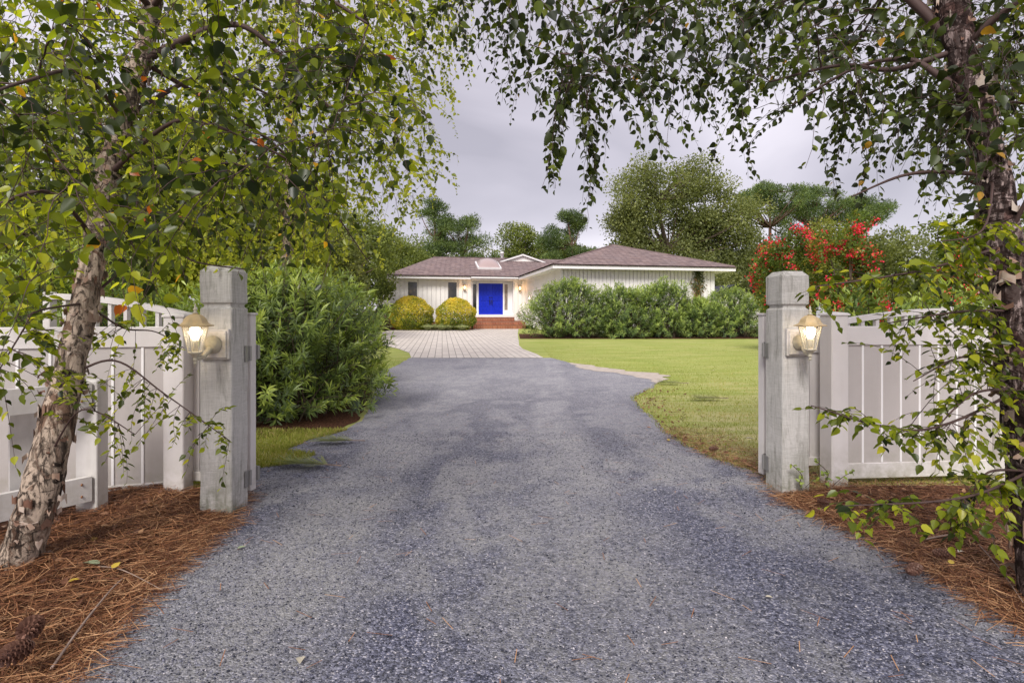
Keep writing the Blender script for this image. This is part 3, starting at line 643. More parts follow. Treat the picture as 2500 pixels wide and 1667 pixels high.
for k, (u, top_) in enumerate(((.14, .74), (.42, .76), (.70, .75), (1.0, .77), (1.3, .75))):
    mb = MB(); A = Vector((-.03, -.06, 0))+Vector((-.37, -.57, 0)).normalized()*u; d = Vector((-.37, -.57, 0)).normalized(); q = Vector((-d.y, d.x, 0)); c_ = A-q*.03 if q.x > 0 else A+q*.03
    e_ = q*.009
    P = [(v.x, v.y, z) for z in (.02, top_) for v in (c_-d*.0-e_, c_+d*.15-e_, c_+d*.15+e_, c_-d*.0+e_)]
    mb.add(P, [(0, 1, 2, 3), (4, 5, 6, 7), (0, 1, 5, 4), (1, 2, 6, 5), (2, 3, 7, 6), (3, 0, 4, 7)]); mb.build('board', M['wood_white'], t)

# ------------------------------------------------------------------ house
HZ0 = .4; HR = R(10.5)
H = thing('house', 'white single storey house with brown hipped roofs and blue double door', 'house', (2.1, 29.0, HZ0), HR)
HM = Matrix.Translation((2.1, 29, HZ0)) @ Matrix.Rotation(HR, 4, 'Z')
def planks(mb, axis, a0, a1, z0, z1, pos, depth, openings, pitch, outward):
    """vertical boards with open joints on a wall; axis 'x' (wall in the xz plane at y=pos) or 'y'"""
    edges = set([a0, a1]); x = a0
    n = max(1, int(round((a1-a0)/pitch)))
    cuts = [a0+(a1-a0)*i/n for i in range(n+1)]
    for oa, ob, _, _ in openings: cuts += [oa, ob]
    cuts = sorted(set(round(c_, 4) for c_ in cuts if a0-1e-6 <= c_ <= a1+1e-6))
    for a, b in zip(cuts, cuts[1:]):
        if b-a < .03: continue
        spans = [(z0, z1)]
        for oa, ob, oz0, oz1 in openings:
            if a < ob-1e-3 and b > oa+1e-3:
                ns = []
                for s0, s1 in spans:
                    if oz0 > s0: ns.append((s0, min(s1, oz0)))
                    if oz1 < s1: ns.append((max(s0, oz1), s1))
                spans = [q for q in ns if q[1]-q[0] > .01]
        for s0, s1 in spans:
            g = .019; p0, p1 = sorted((pos, pos+outward*depth))
            if axis == 'x': mb.box(a+g, b-g, p0, p1, s0, s1)
            else: mb.box(p0, p1, a+g, b-g, s0, s1)
            # recessed back board, 3 cm behind the face
            q0, q1 = sorted((pos-outward*.1, pos-outward*.02))
            if axis == 'x': mb.box(a, b, q0, q1, s0, s1)
            else: mb.box(q0, q1, a, b, s0, s1)
EV = 3.5     # eave height (top of fascia)
# wing wall with two windows, then the door recess
ops = [(-7.30, -6.62, 1.15, 3.12), (-4.70, -4.03, 1.15, 3.12)]
mb = MB(); planks(mb, 'x', -8.35, -3.1, .48, EV-.16, 9.6, .03, ops, .30, -1); planks(mb, 'x', -.22, .6, .48, EV-.16, 9.6, .03, [], .27, -1)
planks(mb, 'y', 9.6, 15.5, .48, EV-.16, -8.35, .03, [], .30, -1)
mb.box(-3.1, -.22, 9.57, 9.7, 3.19, EV-.16)
mb.box(-9.3, -8.4, 10.9, 15, 0, 2.62); mb.box(-9.5, -8.38, 10.6, 15.3, 2.62, 2.8)
mb.build('wing_wall', M['siding'], H)
for x0, x1 in ((-8.32, -3.12), (-.2, .6)):
    mb = MB(); mb.box(x0, x1, 9.62, 9.8, -.1, .48); mb.build('brick_foundation', M['brick'], H)
# garage
gx0, gx1 = .6, 9.25
mb = MB(); planks(mb, 'x', gx0+.12, gx1, .25, EV-.16, .6, .03, [], .213, -1)
planks(mb, 'y', .72, 9.6, .25, EV-.16, gx0, .03, [(1.9, 7.1, -1, 2.45)], .24, -1)
planks(mb, 'y', .72, 14, .25, EV-.16, gx1, .03, [], .24, 1)
mb.box(gx0+.12, gx1-.12, .75, .85, -.1, .25); mb.box(gx0+.03, gx0+.13, .8, 1.9, -.1, .25)
mb.build('garage_wall', M['siding'], H)
mb = MB()
for (x, y) in ((gx0-.034, .566), (gx1-.1, .566)):
    mb = MB(); mb.box(x, x+.134, y, y+.134, .2, EV-.17, bev=.004); mb.build('corner_trim', M['white_trim'], H)
mb = MB()
mb.box(gx0-.045, gx0+.02, 1.78, 1.899, .1, 2.57); mb.box(gx0-.045, gx0+.02, 7.101, 7.22, .1, 2.57); mb.box(gx0-.044, gx0+.02, 1.9, 7.1, 2.451, 2.569)
mb.build('garage_door_trim', M['white_trim'], H)
mb = MB()
for i in range(4):
    mb.box(gx0+.10, gx0+.16, 1.9, 7.1, .02+i*.607, .02+(i+1)*.607-.012)
    for j in range(8): mb.box(gx0+.085, gx0+.101, 1.98+j*.645, 2.5+j*.645, .12+i*.607, .53+i*.607, bev=.006)
mb.build('garage_door', M['white_trim'], H)
# roofs
def roofslab(mb, P, F, th=.06):
    n = len(P); mb.add([Vector(p) for p in P]+[Vector((p[0], p[1], p[2]-th)) for p in P], F+[tuple(i+n for i in f[::-1]) for f in F])
AZ = 5.19; ah = 5.075
mb = MB(); e = EV
P = [(-.08, -.08, e-.02), (10.23, -.08, e-.02), (10.23, 21, e-.02), (-.08, 21, e-.02), (ah, ah, AZ), (ah, 16, AZ)]
roofslab(mb, P, [(0, 1, 4), (1, 2, 5, 4), (2, 3, 5), (3, 0, 4, 5)]); mb.build('garage_roof', M['shingle'], H)
mb = MB(); mb.tube([(0, 0, e+.01), (ah, ah, AZ+.012)], .045, 5); mb.tube([(10.15, 0, e+.01), (ah, ah, AZ+.012)], .045, 5); mb.tube([(ah, ah, AZ+.012), (ah, 16, AZ+.012)], .045, 5)
mb.build('ridge_cap', M['shingle'], H)
mb = MB(); e = EV+.003
P = [(-8.62, 8.9, e-.03), (4.9, 8.9, e-.03), (4.9, 20, e-.03), (-8.62, 20, e-.03), (-5.4, 14.07, AZ-.004), (4.9, 14.07, AZ-.004)]
roofslab(mb, P, [(0, 1, 5, 4), (2, 3, 4, 5), (3, 0, 4)]); mb.build('wing_roof', M['shingle'], H)
mb = MB(); mb.box(-5.4, 2.5, 13.98, 14.16, AZ-.01, AZ+.035); mb.build('ridge_cap', M['shingle'], H)
# fascia, gutters and soffits
mb = MB(); z0, z1 = EV-.25, EV-.075
mb.box(0, 10.15, -.03, 0, z0, z1); mb.box(10.15, 10.18, -.03, 16, z0, z1); mb.box(-.03, 0, -.03, 9.0, z0, z1)
mb.box(.0, 10.15, 0, .6, z0+.02, z0+.04); mb.box(0, .6, .6, 9.5, z0+.021, z0+.041); mb.box(9.2, 10.15, .6, 14, z0+.02, z0+.04)
mb.build('garage_fascia', M['white_trim'], H)
mb = MB(); mb.box(-8.55, -3.22, 8.97, 9.0, z0+.01, z1); mb.box(-3.2, -.04, 8.90, 9.0, z0+.06, z1-.02, bev=.01); mb.box(-8.55, -.03, 9.0, 9.58, z0+.02, z0+.04); mb.box(-8.58, -8.55, 8.97, 15.5, z0+.01, z1)
mb.build('wing_fascia', M['white_trim'], H)
mb = MB(); mb.tube([(.35, 9.2, 3.2), (.35, 9.5, 3.05)], .05, 8); mb.build('downspout', M['white_trim'], H)
# gable dormer behind the ridge line, vent pipe, skylight
mb = MB()
gy = 13.2
mb.add([(-.35, gy, 4.7), (2.55, gy, 4.7), (2.55, gy, 4.86), (1.1, gy, 5.33), (-.35, gy, 4.86)], [(0, 1, 2, 3, 4)])
gb = mb.build('gable', M['siding'], H)
mb = MB()
for s_ in (-1, 1):
    A = (1.1, 5.44); B = (1.1+s_*1.75, 4.87)
    mb.add([(A[0], gy-.2, A[1]), (B[0], gy-.2, B[1]), (B[0], gy-.2, B[1]-.12), (A[0], gy-.2, A[1]-.13), (A[0], gy-.12, A[1]), (B[0], gy-.12, B[1]), (B[0], gy-.12, B[1]-.12), (A[0], gy-.12, A[1]-.13)],
           [(0, 1, 2, 3), (4, 5, 6, 7), (0, 1, 5, 4), (1, 2, 6, 5), (2, 3, 7, 6)])
mb.box(-.45, 2.65, gy-.04, gy-.002, 4.82, 4.88)
mb.build('gable_trim', M['white_trim'], gb)
mb = MB()
P = [(1.1, gy-.22, 5.465), (-.68, gy-.22, 4.885), (-.68, gy+4, 4.885), (1.1, gy+4, 5.465), (2.88, gy-.22, 4.885), (2.88, gy+4, 4.885)]
roofslab(mb, P, [(0, 1, 2, 3), (0, 3, 5, 4)], .03); mb.build('gable_roof', M['shingle'], gb)
mb = MB(); mb.lathe([(.11, 5.0), (.11, 5.55), (.15, 5.56), (.15, 5.66), (.10, 5.7)], (-.25, 14.3), 14); mb.lathe([(.35, 5.05), (.3, 5.18), (.12, 5.24)], (-.25, 14.3), 14); mb.build('vent_pipe', M['white_trim'], H, True)
sk = thing('skylight', None, None, (-1.72, 11.5, 3.5+2.5/3+.02), 0); sk.parent = H; sk.rotation_euler = (math.atan(1/3), 0, 0)
mb = MB(); mb.box(-.82, .82, -.95, -.87, -.05, .12); mb.box(-.82, .82, .87, .95, -.05, .12); mb.box(-.82, -.74, -.869, .869, -.05, .12); mb.box(.74, .82, -.869, .869, -.05, .12); mb.build('skylight_frame', M['white_trim'], sk)
mb = MB(); P = []; F = []; n = 14
for j in range(n+1):
    for i in range(n+1):
        u, v = -1+2*i/n, -1+2*j/n; P.append((u*.76, v*.89, .1+.42*math.sqrt(max(0, (1-u**2)*(1-v**2)))))
F = [(j*(n+1)+i, j*(n+1)+i+1, (j+1)*(n+1)+i+1, (j+1)*(n+1)+i) for j in range(n) for i in range(n)]
mb.add(P, F).build('skylight_dome', M['dome'], sk, True)
# windows
for k, (a, b, c0, c1) in enumerate(ops):
    mb = MB(); y0 = 9.60
    mb.box(a-.0, a+.05, y0-.035, y0+.12, c0, c1); mb.box(b-.05, b, y0-.035, y0+.12, c0, c1); mb.box(a+.05, b-.05, y0-.035, y0+.12, c1-.05, c1); mb.box(a+.05, b-.05, y0-.035, y0+.12, c0, c0+.05)
    wf = mb.build('window_frame', M['siding'], H)
    mb = MB(); mb.box(a+.05, b-.05, y0+.06, y0+.08, c0+.05, c1-.05); mb.build('pane', M['glass'], wf)
# door recess
y1 = 9.95
mb = MB(); mb.box(-3.1, -3.04, 9.6, y1+.1, .9, 3.19); mb.box(-.28, -.22, 9.6, y1+.1, .9, 3.19)
mb.box(-3.039, -2.95, y1, y1+.1, .94, 3.19); mb.box(-2.72, -2.58, y1-.02, y1+.1, .94, 3.19); mb.box(-.916, -.81, y1-.02, y1+.1, .94, 3.19); mb.box(-.59, -.281, y1, y1+.1, .94, 3.19)
mb.box(-2.579, -.917, y1-.02, y1+.1, 3.05, 3.19)
for a, b in ((-2.95, -2.72), (-.81, -.59)): mb.box(a, b, y1, y1+.1, 3.0, 3.19); mb.box(a, b, y1, y1+.1, .94, 1.25)
mb.box(-3.1, -.22, 9.56, y1+.1, .74, .94)
mb.build('door_surround', M['white_trim'], H)
mb = MB(); mb.box(-2.95, -2.72, y1+.04, y1+.06, 1.25, 3.0); mb.build('sidelight', M['glass'], H)
mb = MB(); mb.box(-.81, -.59, y1+.04, y1+.06, 1.25, 3.0); mb.build('sidelight', M['glass2'], H)
for s_, a in ((1, -2.575), (-1, -1.7455)):
    mb = MB(); wd = .828; mb.box(a, a+wd, y1+.012, y1+.05, .955, 3.045)
    for r_ in range(5):
        for c_ in range(3):
            x0 = a+.10+c_*.215; zz = 1.08+r_*.385
            mb.box(x0+.02, x0+.17, y1-.02, y1+.0118, zz+.02, zz+.31, bev=.018)
    dr = mb.build('door', M['blue'], H)
    mb = MB(); hx = a+wd-.07 if s_ == 1 else a+.07
    mb.tube([(hx, y1-.01, 1.93), (hx, y1-.07, 1.92), (hx, y1-.08, 1.75), (hx, y1-.05, 1.62), (hx, y1-.01, 1.6)], .02, 8); mb.box(hx-.03, hx+.03, y1-.015, y1+.005, 1.74, 1.95)
    mb.build('handle', M['black'], dr)
    mb = MB(); mb.box(hx-.035, hx+.035, y1-.03, y1+.005, 2.06, 2.13, bev=.008); mb.build('lock', M['black'], dr)
# brick steps
mb = MB(); mb.box(-2.95, -.28, 9.2, 9.94, -.1, .739); mb.box(-2.95, .22, 8.84, 9.199, -.1, .5); mb.box(-2.9, .12, 8.48, 8.839, -.1, .25); mb.build('front_steps', M['brick'], H)
mb = MB()
for (x0, x1, ya, z) in ((-2.98, -.25, 9.17, .739), (-2.98, .25, 8.81, .5), (-2.93, .15, 8.45, .25)): mb.box(x0, x1, ya, ya+.3, z+.001, z+.035, bev=.004)
mb.build('step_nosing', M['brick'], H)
# sconces (each hangs on a wall)
def sconce(label, p, rz, bulbm, e, frame=M['black']):
    wp = HM @ Vector(p)
    t = thing('wall_sconce', label, 'wall lamp', tuple(wp), HR+rz, 'lit sconces on the house')
    mb = MB(); mb.box(-.06, .06, -.02, 0, -.16, .16, bev=.004); mb.box(-.08, .08, -.17, -.019, .17, .2, bev=.003); mb.box(-.08, .08, -.17, -.019, -.2, -.17, bev=.003)
    for x in (-.075, .067):
        for y in (-.165, -.035): mb.box(x, x+.008, y, y+.008, -.169, .169)
    mb.build('frame', frame, t)
    mb = MB(); mb.box(-.066, .066, -.155, -.027, -.169, .169); mb.build('glass', M['lglass'], t)
    mb = MB(); mb.lathe([(.01, -.09), (.03, -.06), (.045, 0), (.03, .06), (.01, .08)], (0, -.09), 10); mb.build('bulb', bulbm, t, True)
    q = HM @ (Vector(p)+Matrix.Rotation(rz, 3, 'Z') @ Vector((0, -.30, 0))); lamp('sconce_light', tuple(q), e, (1, .6, .3), .04)
sconce('lit black sconce on the white wall left of the blue door', (-3.57, 9.565, 2.74), 0, M['bulb_warm'], 1.6)
sconce('lit black sconce on the white wall right of the blue door', (.16, 9.565, 2.72), 0, M['bulb_warm'], 1.6)
sconce('silvery lit sconce on the garage side wall', (.565, 7.9, 2.05), R(-90), M['bulb_white'], 1, M['steel'])
# potted plant on the steps
wp = HM @ Vector((.02, 9.05, .535)); t = thing('potted_plant', 'thin leafy plant in pale pot at the right end of the brick steps', 'potted plant', tuple(wp), 0)
mb = MB(); mb.lathe([(.07, 0), (.10, .14), (.11, .15), (.09, .15)], n=14); mb.build('pot', M['pot'], t)
rs = np.random.RandomState(5); n = 90; P = rs.randn(n, 3)*(.09, .09, .16)+(0, 0, .38); D = rs.randn(n, 3); leaves('foliage', P, D, rs.randn(n, 3), .09, .05, rs.rand(n), M['vine_leaf'], t, 'card')
mb = MB()
for k in range(5): a = k*1.26; mb.tube([(0, 0, .14), (.04*math.cos(a), .04*math.sin(a), .35), (.08*math.cos(a), .08*math.sin(a), .6)], .006, 4)
mb.build('stem', M['trunk'], t)
# shed and neighbour
t = thing('shed', 'small grey building with dark pitched roof right of the garage', 'shed', (14.2, 36.5, .4), R(12))
mb = MB(); mb.box(-1.9, 1.9, 0, 5, 0, 2.0); mb.add([(-1.9, 0, 2.0), (1.9, 0, 2.0), (.0, 0, 2.75)], [(0, 1, 2)]); mb.build('wall', M['siding'], t)
mb = MB(); roofslab(mb, [(0, -.3, 2.86), (-2.2, -.3, 1.98), (-2.2, 5.2, 1.98), (0, 5.2, 2.86), (2.2, -.3, 1.98), (2.2, 5.2, 1.98)], [(0, 1, 2, 3), (0, 3, 5, 4)], .1); mb.build('roof', flat('dark_roof', (.06, .06, .08), .8), t)
t = thing('neighbour_house', 'pale house glimpsed through leaves at the far left edge', 'house', (-17.2, 18.5, 0), R(-15))
mb = MB(); mb.box(-3, 3, 0, 5, 0, 2.4); mb.build('wall', M['siding'], t)
mb = MB(); roofslab(mb, [(-3.4, -.5, 2.4), (3.4, -.5, 2.4), (3.4, 2.5, 3.4), (-3.4, 2.5, 3.4), (3.4, 5.5, 2.4), (-3.4, 5.5, 2.4)], [(0, 1, 2, 3), (3, 2, 4, 5)], .1); mb.build('roof', M['shingle'], t)
for x in (-1.2, 1.3):
    mb = MB(); mb.box(x-.6, x+.6, -.05, .02, .9, 2.0); wf = mb.build('window', M['white_trim'], t)
    mb = MB()
    for i in (0, 1): mb.box(x-.54+i*.56, x-.02+i*.56, -.06, -.051, .96, 1.94)
    mb.build('pane', M['glass'], wf)

# ------------------------------------------------------------------ birches
def bez(a, c, b, n):
    t = np.linspace(0, 1, n)[:, None]; return (1-t)**2*a+2*t*(1-t)*c+t*t*b
def smooth_path(pts, n):
    pts = np.array(pts, float); m = len(pts); out = []
    for i in range(m-1):
        p0, p1, p2, p3 = pts[max(i-1, 0)], pts[i], pts[i+1], pts[min(i+2, m-1)]
        for k in range(n):
            t = k/n; out.append(.5*((2*p1)+(-p0+p2)*t+(2*p0-5*p1+4*p2-p3)*t*t+(-p0+3*p1-3*p2+p3)*t**3))
    out.append(pts[-1]); return np.array(out)
def grow_birch(t, trunk, trad, limbs, sec, strands, m_leaf, m_bark, seed, lsize=.055, tailr=(.18, .5), step=.034, rbias=0., droop=1., nocurl=False, extra=None):
    """trunk: path; limbs: [(path, r0, r1)]; sec: points of secondary branches; strands: (n,3) points that leafy strands reach"""
    rs = np.random.RandomState(seed)
    P = smooth_path(trunk, 12); rr = np.interp(np.linspace(0, 1, len(P)), np.linspace(0, 1, len(trad)), trad)
    mb = MB(); mb.tube(P, rr, 26, nz=.13)
    mb.build('trunk', m_bark, t, True)
    if not nocurl:
        mb = MB(); n = 330
        for k in range(n):
            i = rs.randint(1, len(P)-2); p = P[i]+(P[i+1]-P[i])*rs.rand(); r = rr[i]; a = rs.rand()*6.28; az = np.array([math.cos(a), math.sin(a), 0]); tg = np.array([-math.sin(a), math.cos(a), 0])*rs.choice([-1, 1])
            h = .006+.034*rs.rand()**2; wd = .014+.05*rs.rand()**1.5; lift = .2+.7*rs.rand(); q = []
            F = []; m_ = 6; c_ = rs.rand()*.6+.5
            for j in range(m_):
                u = j/(m_-1); s_ = u*wd; ang = c_*u*2.6
                d = tg*(math.cos(ang)*s_)+az*(r*1.0+.002+lift*s_*math.sin(ang)*.9+.002*u)
                jit = rs.randn()*.14*h; h *= .9+.25*rs.rand()
                q += [p+d+np.array([0, 0, -h/2+jit-u*.01*rs.randn()]), p+d+np.array([0, 0, h/2+jit+u*.01*rs.randn()])]
            F = [(2*j, 2*j+2, 2*j+3, 2*j+1) for j in range(m_-1)]
            mb.add(q, F, rs.rand())
        mb.build('peeling_bark', M['curl'], t, True)
    tw = MB(); K = []; KR = []
    for path, r0, r1 in limbs:
        Q = smooth_path(path, 8); rad = np.linspace(r0, r1, len(Q)); tw.tube(Q, rad, 7, nz=.1); K.append(Q); KR.append(rad)
    sk = np.concatenate(K); skr = np.concatenate(KR)
    add_p, add_r = [], []
    order = np.argsort(np.linalg.norm(sec[:, None]-sk[None], axis=2).min(1)) if len(sec) else []
    for i in order:
        A = sec[i]; d = np.linalg.norm(sk-A, axis=1)+1.2*np.maximum(0, A[2]-sk[:, 2]); j = d.argmin(); k0 = sk[j]; L_ = np.linalg.norm(A-k0)
        if L_ < .05: continue
        c = k0+(A-k0)*.5+np.array([rs.randn()*.05, rs.randn()*.05, .14*droop])*L_
        Q = bez(k0, c, A, 9); Q[1:-1] += rs.randn(7, 3)*.008*L_; r0 = min(skr[j]*.7, .004+.006*L_); rad = np.linspace(r0, .0022, 9); tw.tube(Q, rad, 5, cap=False)
        sk = np.concatenate([sk, Q[2:]]); skr = np.concatenate([skr, rad[2:]])
    LP, LD, LN, LS = [], [], [], []
    for A in strands:
        d = np.linalg.norm(sk-A, axis=1)+1.6*np.maximum(0, A[2]-sk[:, 2]); j = d.argmin(); k0 = sk[j]; L_ = np.linalg.norm(A-k0)
        c = k0+(A-k0)*.5+np.array([rs.randn()*.08, rs.randn()*.08, .16])*max(L_, .05)
        hd = (A-k0)/max(L_, .01); tl = tailr[0]+(tailr[1]-tailr[0])*rs.rand()
        e = A+tl*(hd*.35*(1-.4*droop)+np.array([rs.randn()*.18, rs.randn()*.18, -.85*droop]))
        Q = np.concatenate([bez(k0, c, A, 7), bez(A, A+hd*tl*.25, e, 6)[1:]]); Q[1:-1] += rs.randn(len(Q)-2, 3)*.006
        tw.tube(Q, np.linspace(.0024, .0009, len(Q)), 3, cap=False)
        seg = np.linalg.norm(np.diff(Q, axis=0), axis=1); cum = np.concatenate([[0], np.cumsum(seg)]); T = cum[-1]
        s0 = max(0, T-tl-min(L_*.7, .5)); ss = np.arange(s0, T+.001, step*(lsize/.055))
        if rs.rand() < .5: ss = ss[rs.rand(len(ss)) < .85]
        pp = np.stack([np.interp(ss, cum, Q[:, q]) for q in range(3)], 1); tg = unit(np.gradient(Q, axis=0)); tt = np.stack([np.interp(ss, cum, tg[:, q]) for q in range(3)], 1)
        n = len(ss); side = unit(np.cross(tt, np.tile((0, 0, 1.), (n, 1))+rs.randn(n, 3)*.25)); sg = np.where(np.arange(n) % 2 == 0, 1, -1)[:, None]
        D = side*sg*.75+tt*.4+np.array([0, 0, -.45])+rs.randn(n, 3)*.42; D = unit(D)
        Nn = np.array([0, 0, .7])+side*sg*.3+rs.randn(n, 3)*.6
        LP.append(pp+D*.012); LD.append(D); LN.append(Nn); LS.append(lsize*(.45+.75*rs.rand(n))*(1-.3*np.linspace(0, 1, n)**3))
    tw.build('branches', M['twig'], t, True)
    LP, LD, LN, LS = map(np.concatenate, (LP, LD, LN, LS))
    # tone by spray; wide spread paints in crown shade, a few leaves aged
    tone = np.array([mnoise.noise(Vector(p*1.3)) for p in LP])
    r = np.clip(.42+tone*.6+rs.randn(len(LP))*.27, 0, .95); y = rs.rand(len(LP)); r[y < .012] = .975; r[y < .004] = 1
    leaves('foliage', LP, LD, LN, LS, LS*.74, r, m_leaf, t, 'birch')
    print('birch leaves', t['label'][:20], len(LP), 'strands', len(strands))
def sample(n, rs, dr, xr, yr, ok):
    out = []
    while len(out) < n:
        d = dr[0]+(dr[1]-dr[0])*rs.rand()**.9; px = xr[0]+(xr[1]-xr[0])*rs.rand(); py = yr[0]+(yr[1]-yr[0])*rs.rand()
        if ok(px, py, d): out.append(tuple(W(px, py, d)))
    return np.array(out)
def pw(pts, x): return float(np.interp(x, [p[0] for p in pts], [p[1] for p in pts]))
# --- left birch by the post
rs = np.random.RandomState(21)
dA = 2.5
tA = [W(20, 1440, 2.50), W(70, 1300, 2.52), W(118, 1120, 2.58), W(165, 920, 2.66), W(208, 740, 2.74), W(232, 590, 2.82), W(262, 430, 2.92), W(300, 290, 3.02), W(345, 150, 3.1), W(372, 20, 3.18), W(400, -180, 3.3), W(440, -420, 3.4), W(470, -700, 3.5)]
tA[0].z = -.02; tA = [Vector((tA[0].x-.01, tA[0].y, -.1))]+tA
rA = [.104, .090, .077, .072, .066, .056, .049, .050, .047, .050, .044, .036, .026, .016]
bA = thing('birch_tree', 'leaning birch with peeling cream bark left of the left gate post', 'tree', (0, 0, 0))
def edgeA(py): return pw([(-900, 900), (-200, 1150), (0, 1080), (200, 1020), (400, 1000), (560, 900), (640, 830)], py)
def okA(px, py, d):
    if px > edgeA(py)+rs.randn()*25: return False
    low = pw([(-400, 900), (0, 760), (90, 700), (130, 570), (240, 540), (300, 690), (420, 660), (440, 560), (620, 575), (700, 610), (800, 600), (900, 480), (1000, 400)], px)
    if py > low+rs.randn()*18: return False
    if d < 1.9 and (px > 700 or rs.rand() < .6): return False
    if py < 0 or px < 0: return rs.rand() < .22
    return True
limbsA = [([tA[9], W(560, 60, 3.1), W(700, 150, 3.2), W(860, 330, 3.4)], .022, .006),
          ([tA[7], W(420, 300, 2.8), W(560, 320, 2.6), W(760, 420, 2.7)], .014, .004),
          ([tA[6], W(120, 470, 2.5), W(-60, 520, 2.3), W(-250, 560, 2.2)], .012, .004),
          ([tA[10], W(200, -100, 2.7), W(-100, 0, 2.4), W(-400, 150, 2.3)], .018, .004),
          ([tA[10], W(500, -120, 2.7), W(700, -60, 2.3), W(900, 60, 2.2)], .018, .005),
          ([tA[12], W(700, -420, 3.4), W(950, -300, 3.7), W(1120, -60, 3.9)], .016, .004),
          ([tA[11], W(250, -400, 4.0), W(100, -250, 4.6), W(-100, -50, 5.0)], .016, .004),
          ([tA[8], W(520, 180, 3.6), W(680, 240, 4.2), W(900, 300, 4.6)], .015, .004),
          ([tA[8], W(200, 180, 2.4), W(60, 200, 2.0), W(-100, 260, 1.7)], .011, .003),
          ([tA[5], W(380, 600, 3.0), W(480, 640, 3.1), W(620, 660, 3.3)], .008, .003),
          ([tA[9], W(640, 330, 3.6), W(780, 470, 3.9), W(900, 640, 4.2)], .014, .003)]
secA = sample(110, rs, (1.7, 4.9), (-300, 1080), (-450, 640), lambda a, b, c: b < 60 or a < edgeA(b)-60)
stA = sample(860, rs, (1.6, 5.0), (-350, 1180), (-500, 800), okA)
# low sprays reaching over the fence
lo = []
for (a, b, c_, n, q) in (((160, 900), (560, 1110), 2.75, 34, 40), ((190, 860), (440, 880), 2.95, 22, 26), ((120, 960), (330, 1130), 2.4, 16, 35), ((60, 800), (150, 940), 2.0, 16, 60), ((-60, 900), (60, 1010), 2.0, 10, 60)):
    for k in range(n):
        u = rs.rand(); lo.append(tuple(W(a[0]+(b[0]-a[0])*u+rs.randn()*12, a[1]+(b[1]-a[1])*u-28+rs.randn()*q, c_+rs.randn()*.12)))
lowlimbs = [([tA[4], W(280, 880, 2.72), W(400, 960, 2.75), W(560, 1075, 2.75)], .007, .002), ([tA[5], W(300, 800, 2.9), W(380, 810, 2.95), W(450, 850, 3.0)], .006, .002), ([tA[3], W(200, 1000, 2.45), W(330, 1060, 2.4)], .005, .002), ([tA[5], W(90, 760, 2.3), W(60, 800, 2.0), W(0, 900, 1.95)], .006, .002)]
grow_birch(bA, tA, rA, limbsA, secA, stA, M['birch_leaf'], M['bark'], 31, .054, droop=.6)
def low_sprays(t, limbs, pts, seed, size, m):
    rs = np.random.RandomState(seed); tw = MB(); K = []
    for path, r0, r1 in limbs:
        Q = smooth_path(path, 8); tw.tube(Q, np.linspace(r0, r1, len(Q)), 5); K.append(Q)
    sk = np.concatenate(K); P_, D_, N_, S_ = [], [], [], []
    for A in pts:
        A = np.array(A); d = np.linalg.norm(sk-A, axis=1); k0 = sk[d.argmin()]; hd = A-k0; L_ = np.linalg.norm(hd)
        if L_ > .4: A = k0+hd*.4/L_; hd = A-k0
        e = A+hd*.5+np.array([rs.randn()*.03, rs.randn()*.03, -.05]); Q = bez(k0, A+np.array([0, 0, .02]), e, 7); tw.tube(Q, np.linspace(.0016, .0007, 7), 3, cap=False)
        n = 8; u = np.linspace(.2, 1, n); pp = np.stack([np.interp(u, np.linspace(0, 1, 7), Q[:, q]) for q in range(3)], 1); tt = unit(np.tile(e-k0, (n, 1)))
        side = unit(np.cross(tt, np.tile((0, 0, 1.), (n, 1)))); sg = np.where(np.arange(n) % 2 == 0, 1, -1)[:, None]
        P_.append(pp); D_.append(side*sg*.9+tt*.6+np.array([0, 0, -.3])+rs.randn(n, 3)*.25); N_.append(np.array([0, 0, 1])+rs.randn(n, 3)*.4); S_.append(size*(.6+.6*rs.rand(n)))
    tw.build('low_branches', M['twig'], t, True); P_, D_, N_, S_ = map(np.concatenate, (P_, D_, N_, S_))
    leaves('low_foliage', P_, D_, N_, S_, S_*.66, np.clip(.52+rs.randn(len(P_))*.27, 0, .955), m, t, 'birch')
low_sprays(bA, lowlimbs, lo, 41, .036, M['birch_leaf'])
# --- right birch
rs = np.random.RandomState(22)
tC = [W(2585, 1520, 2.25), W(2545, 1350, 2.27), W(2515, 1150, 2.3), W(2492, 950, 2.32), W(2468, 760, 2.35), W(2452, 600, 2.38), W(2425, 430, 2.42), W(2385, 260, 2.46), W(2345, 120, 2.5), W(2322, 0, 2.53), W(2290, -200, 2.6), W(2250, -450, 2.7), W(2210, -750, 2.8)]
tC = [Vector((tC[0].x+.02, tC[0].y, -.1))]+tC
rC = [.13, .112, .086, .075, .070, .066, .062, .060, .056, .054, .062, .052, .036, .02]
bC = thing('birch_tree', 'large birch with dark peeling bark at the right edge over the fence', 'tree', (0, 0, 0))
yC = [(1000, 40), (1120, 60), (1180, 170), (1230, 210), (1290, 220), (1310, 190), (1335, 330), (1370, 340), (1385, 230), (1430, 330), (1465, 300), (1500, 210), (1600, 230), (1700, 220), (1740, 230), (1840, 260), (1870, 190), (1950, 170), (2000, 260), (2060, 330), (2130, 300), (2200, 340), (2350, 440), (2700, 500)]
def okC(px, py, d):
    if py > pw(yC, px)+rs.randn()*16-30*(d < 2.6): return False
    if px < 1280 and d < 2.8: return False
    if py < 0 or px > 2500: return rs.rand() < .16
    if px < 1700 and rs.rand() < .22: return False
    return True
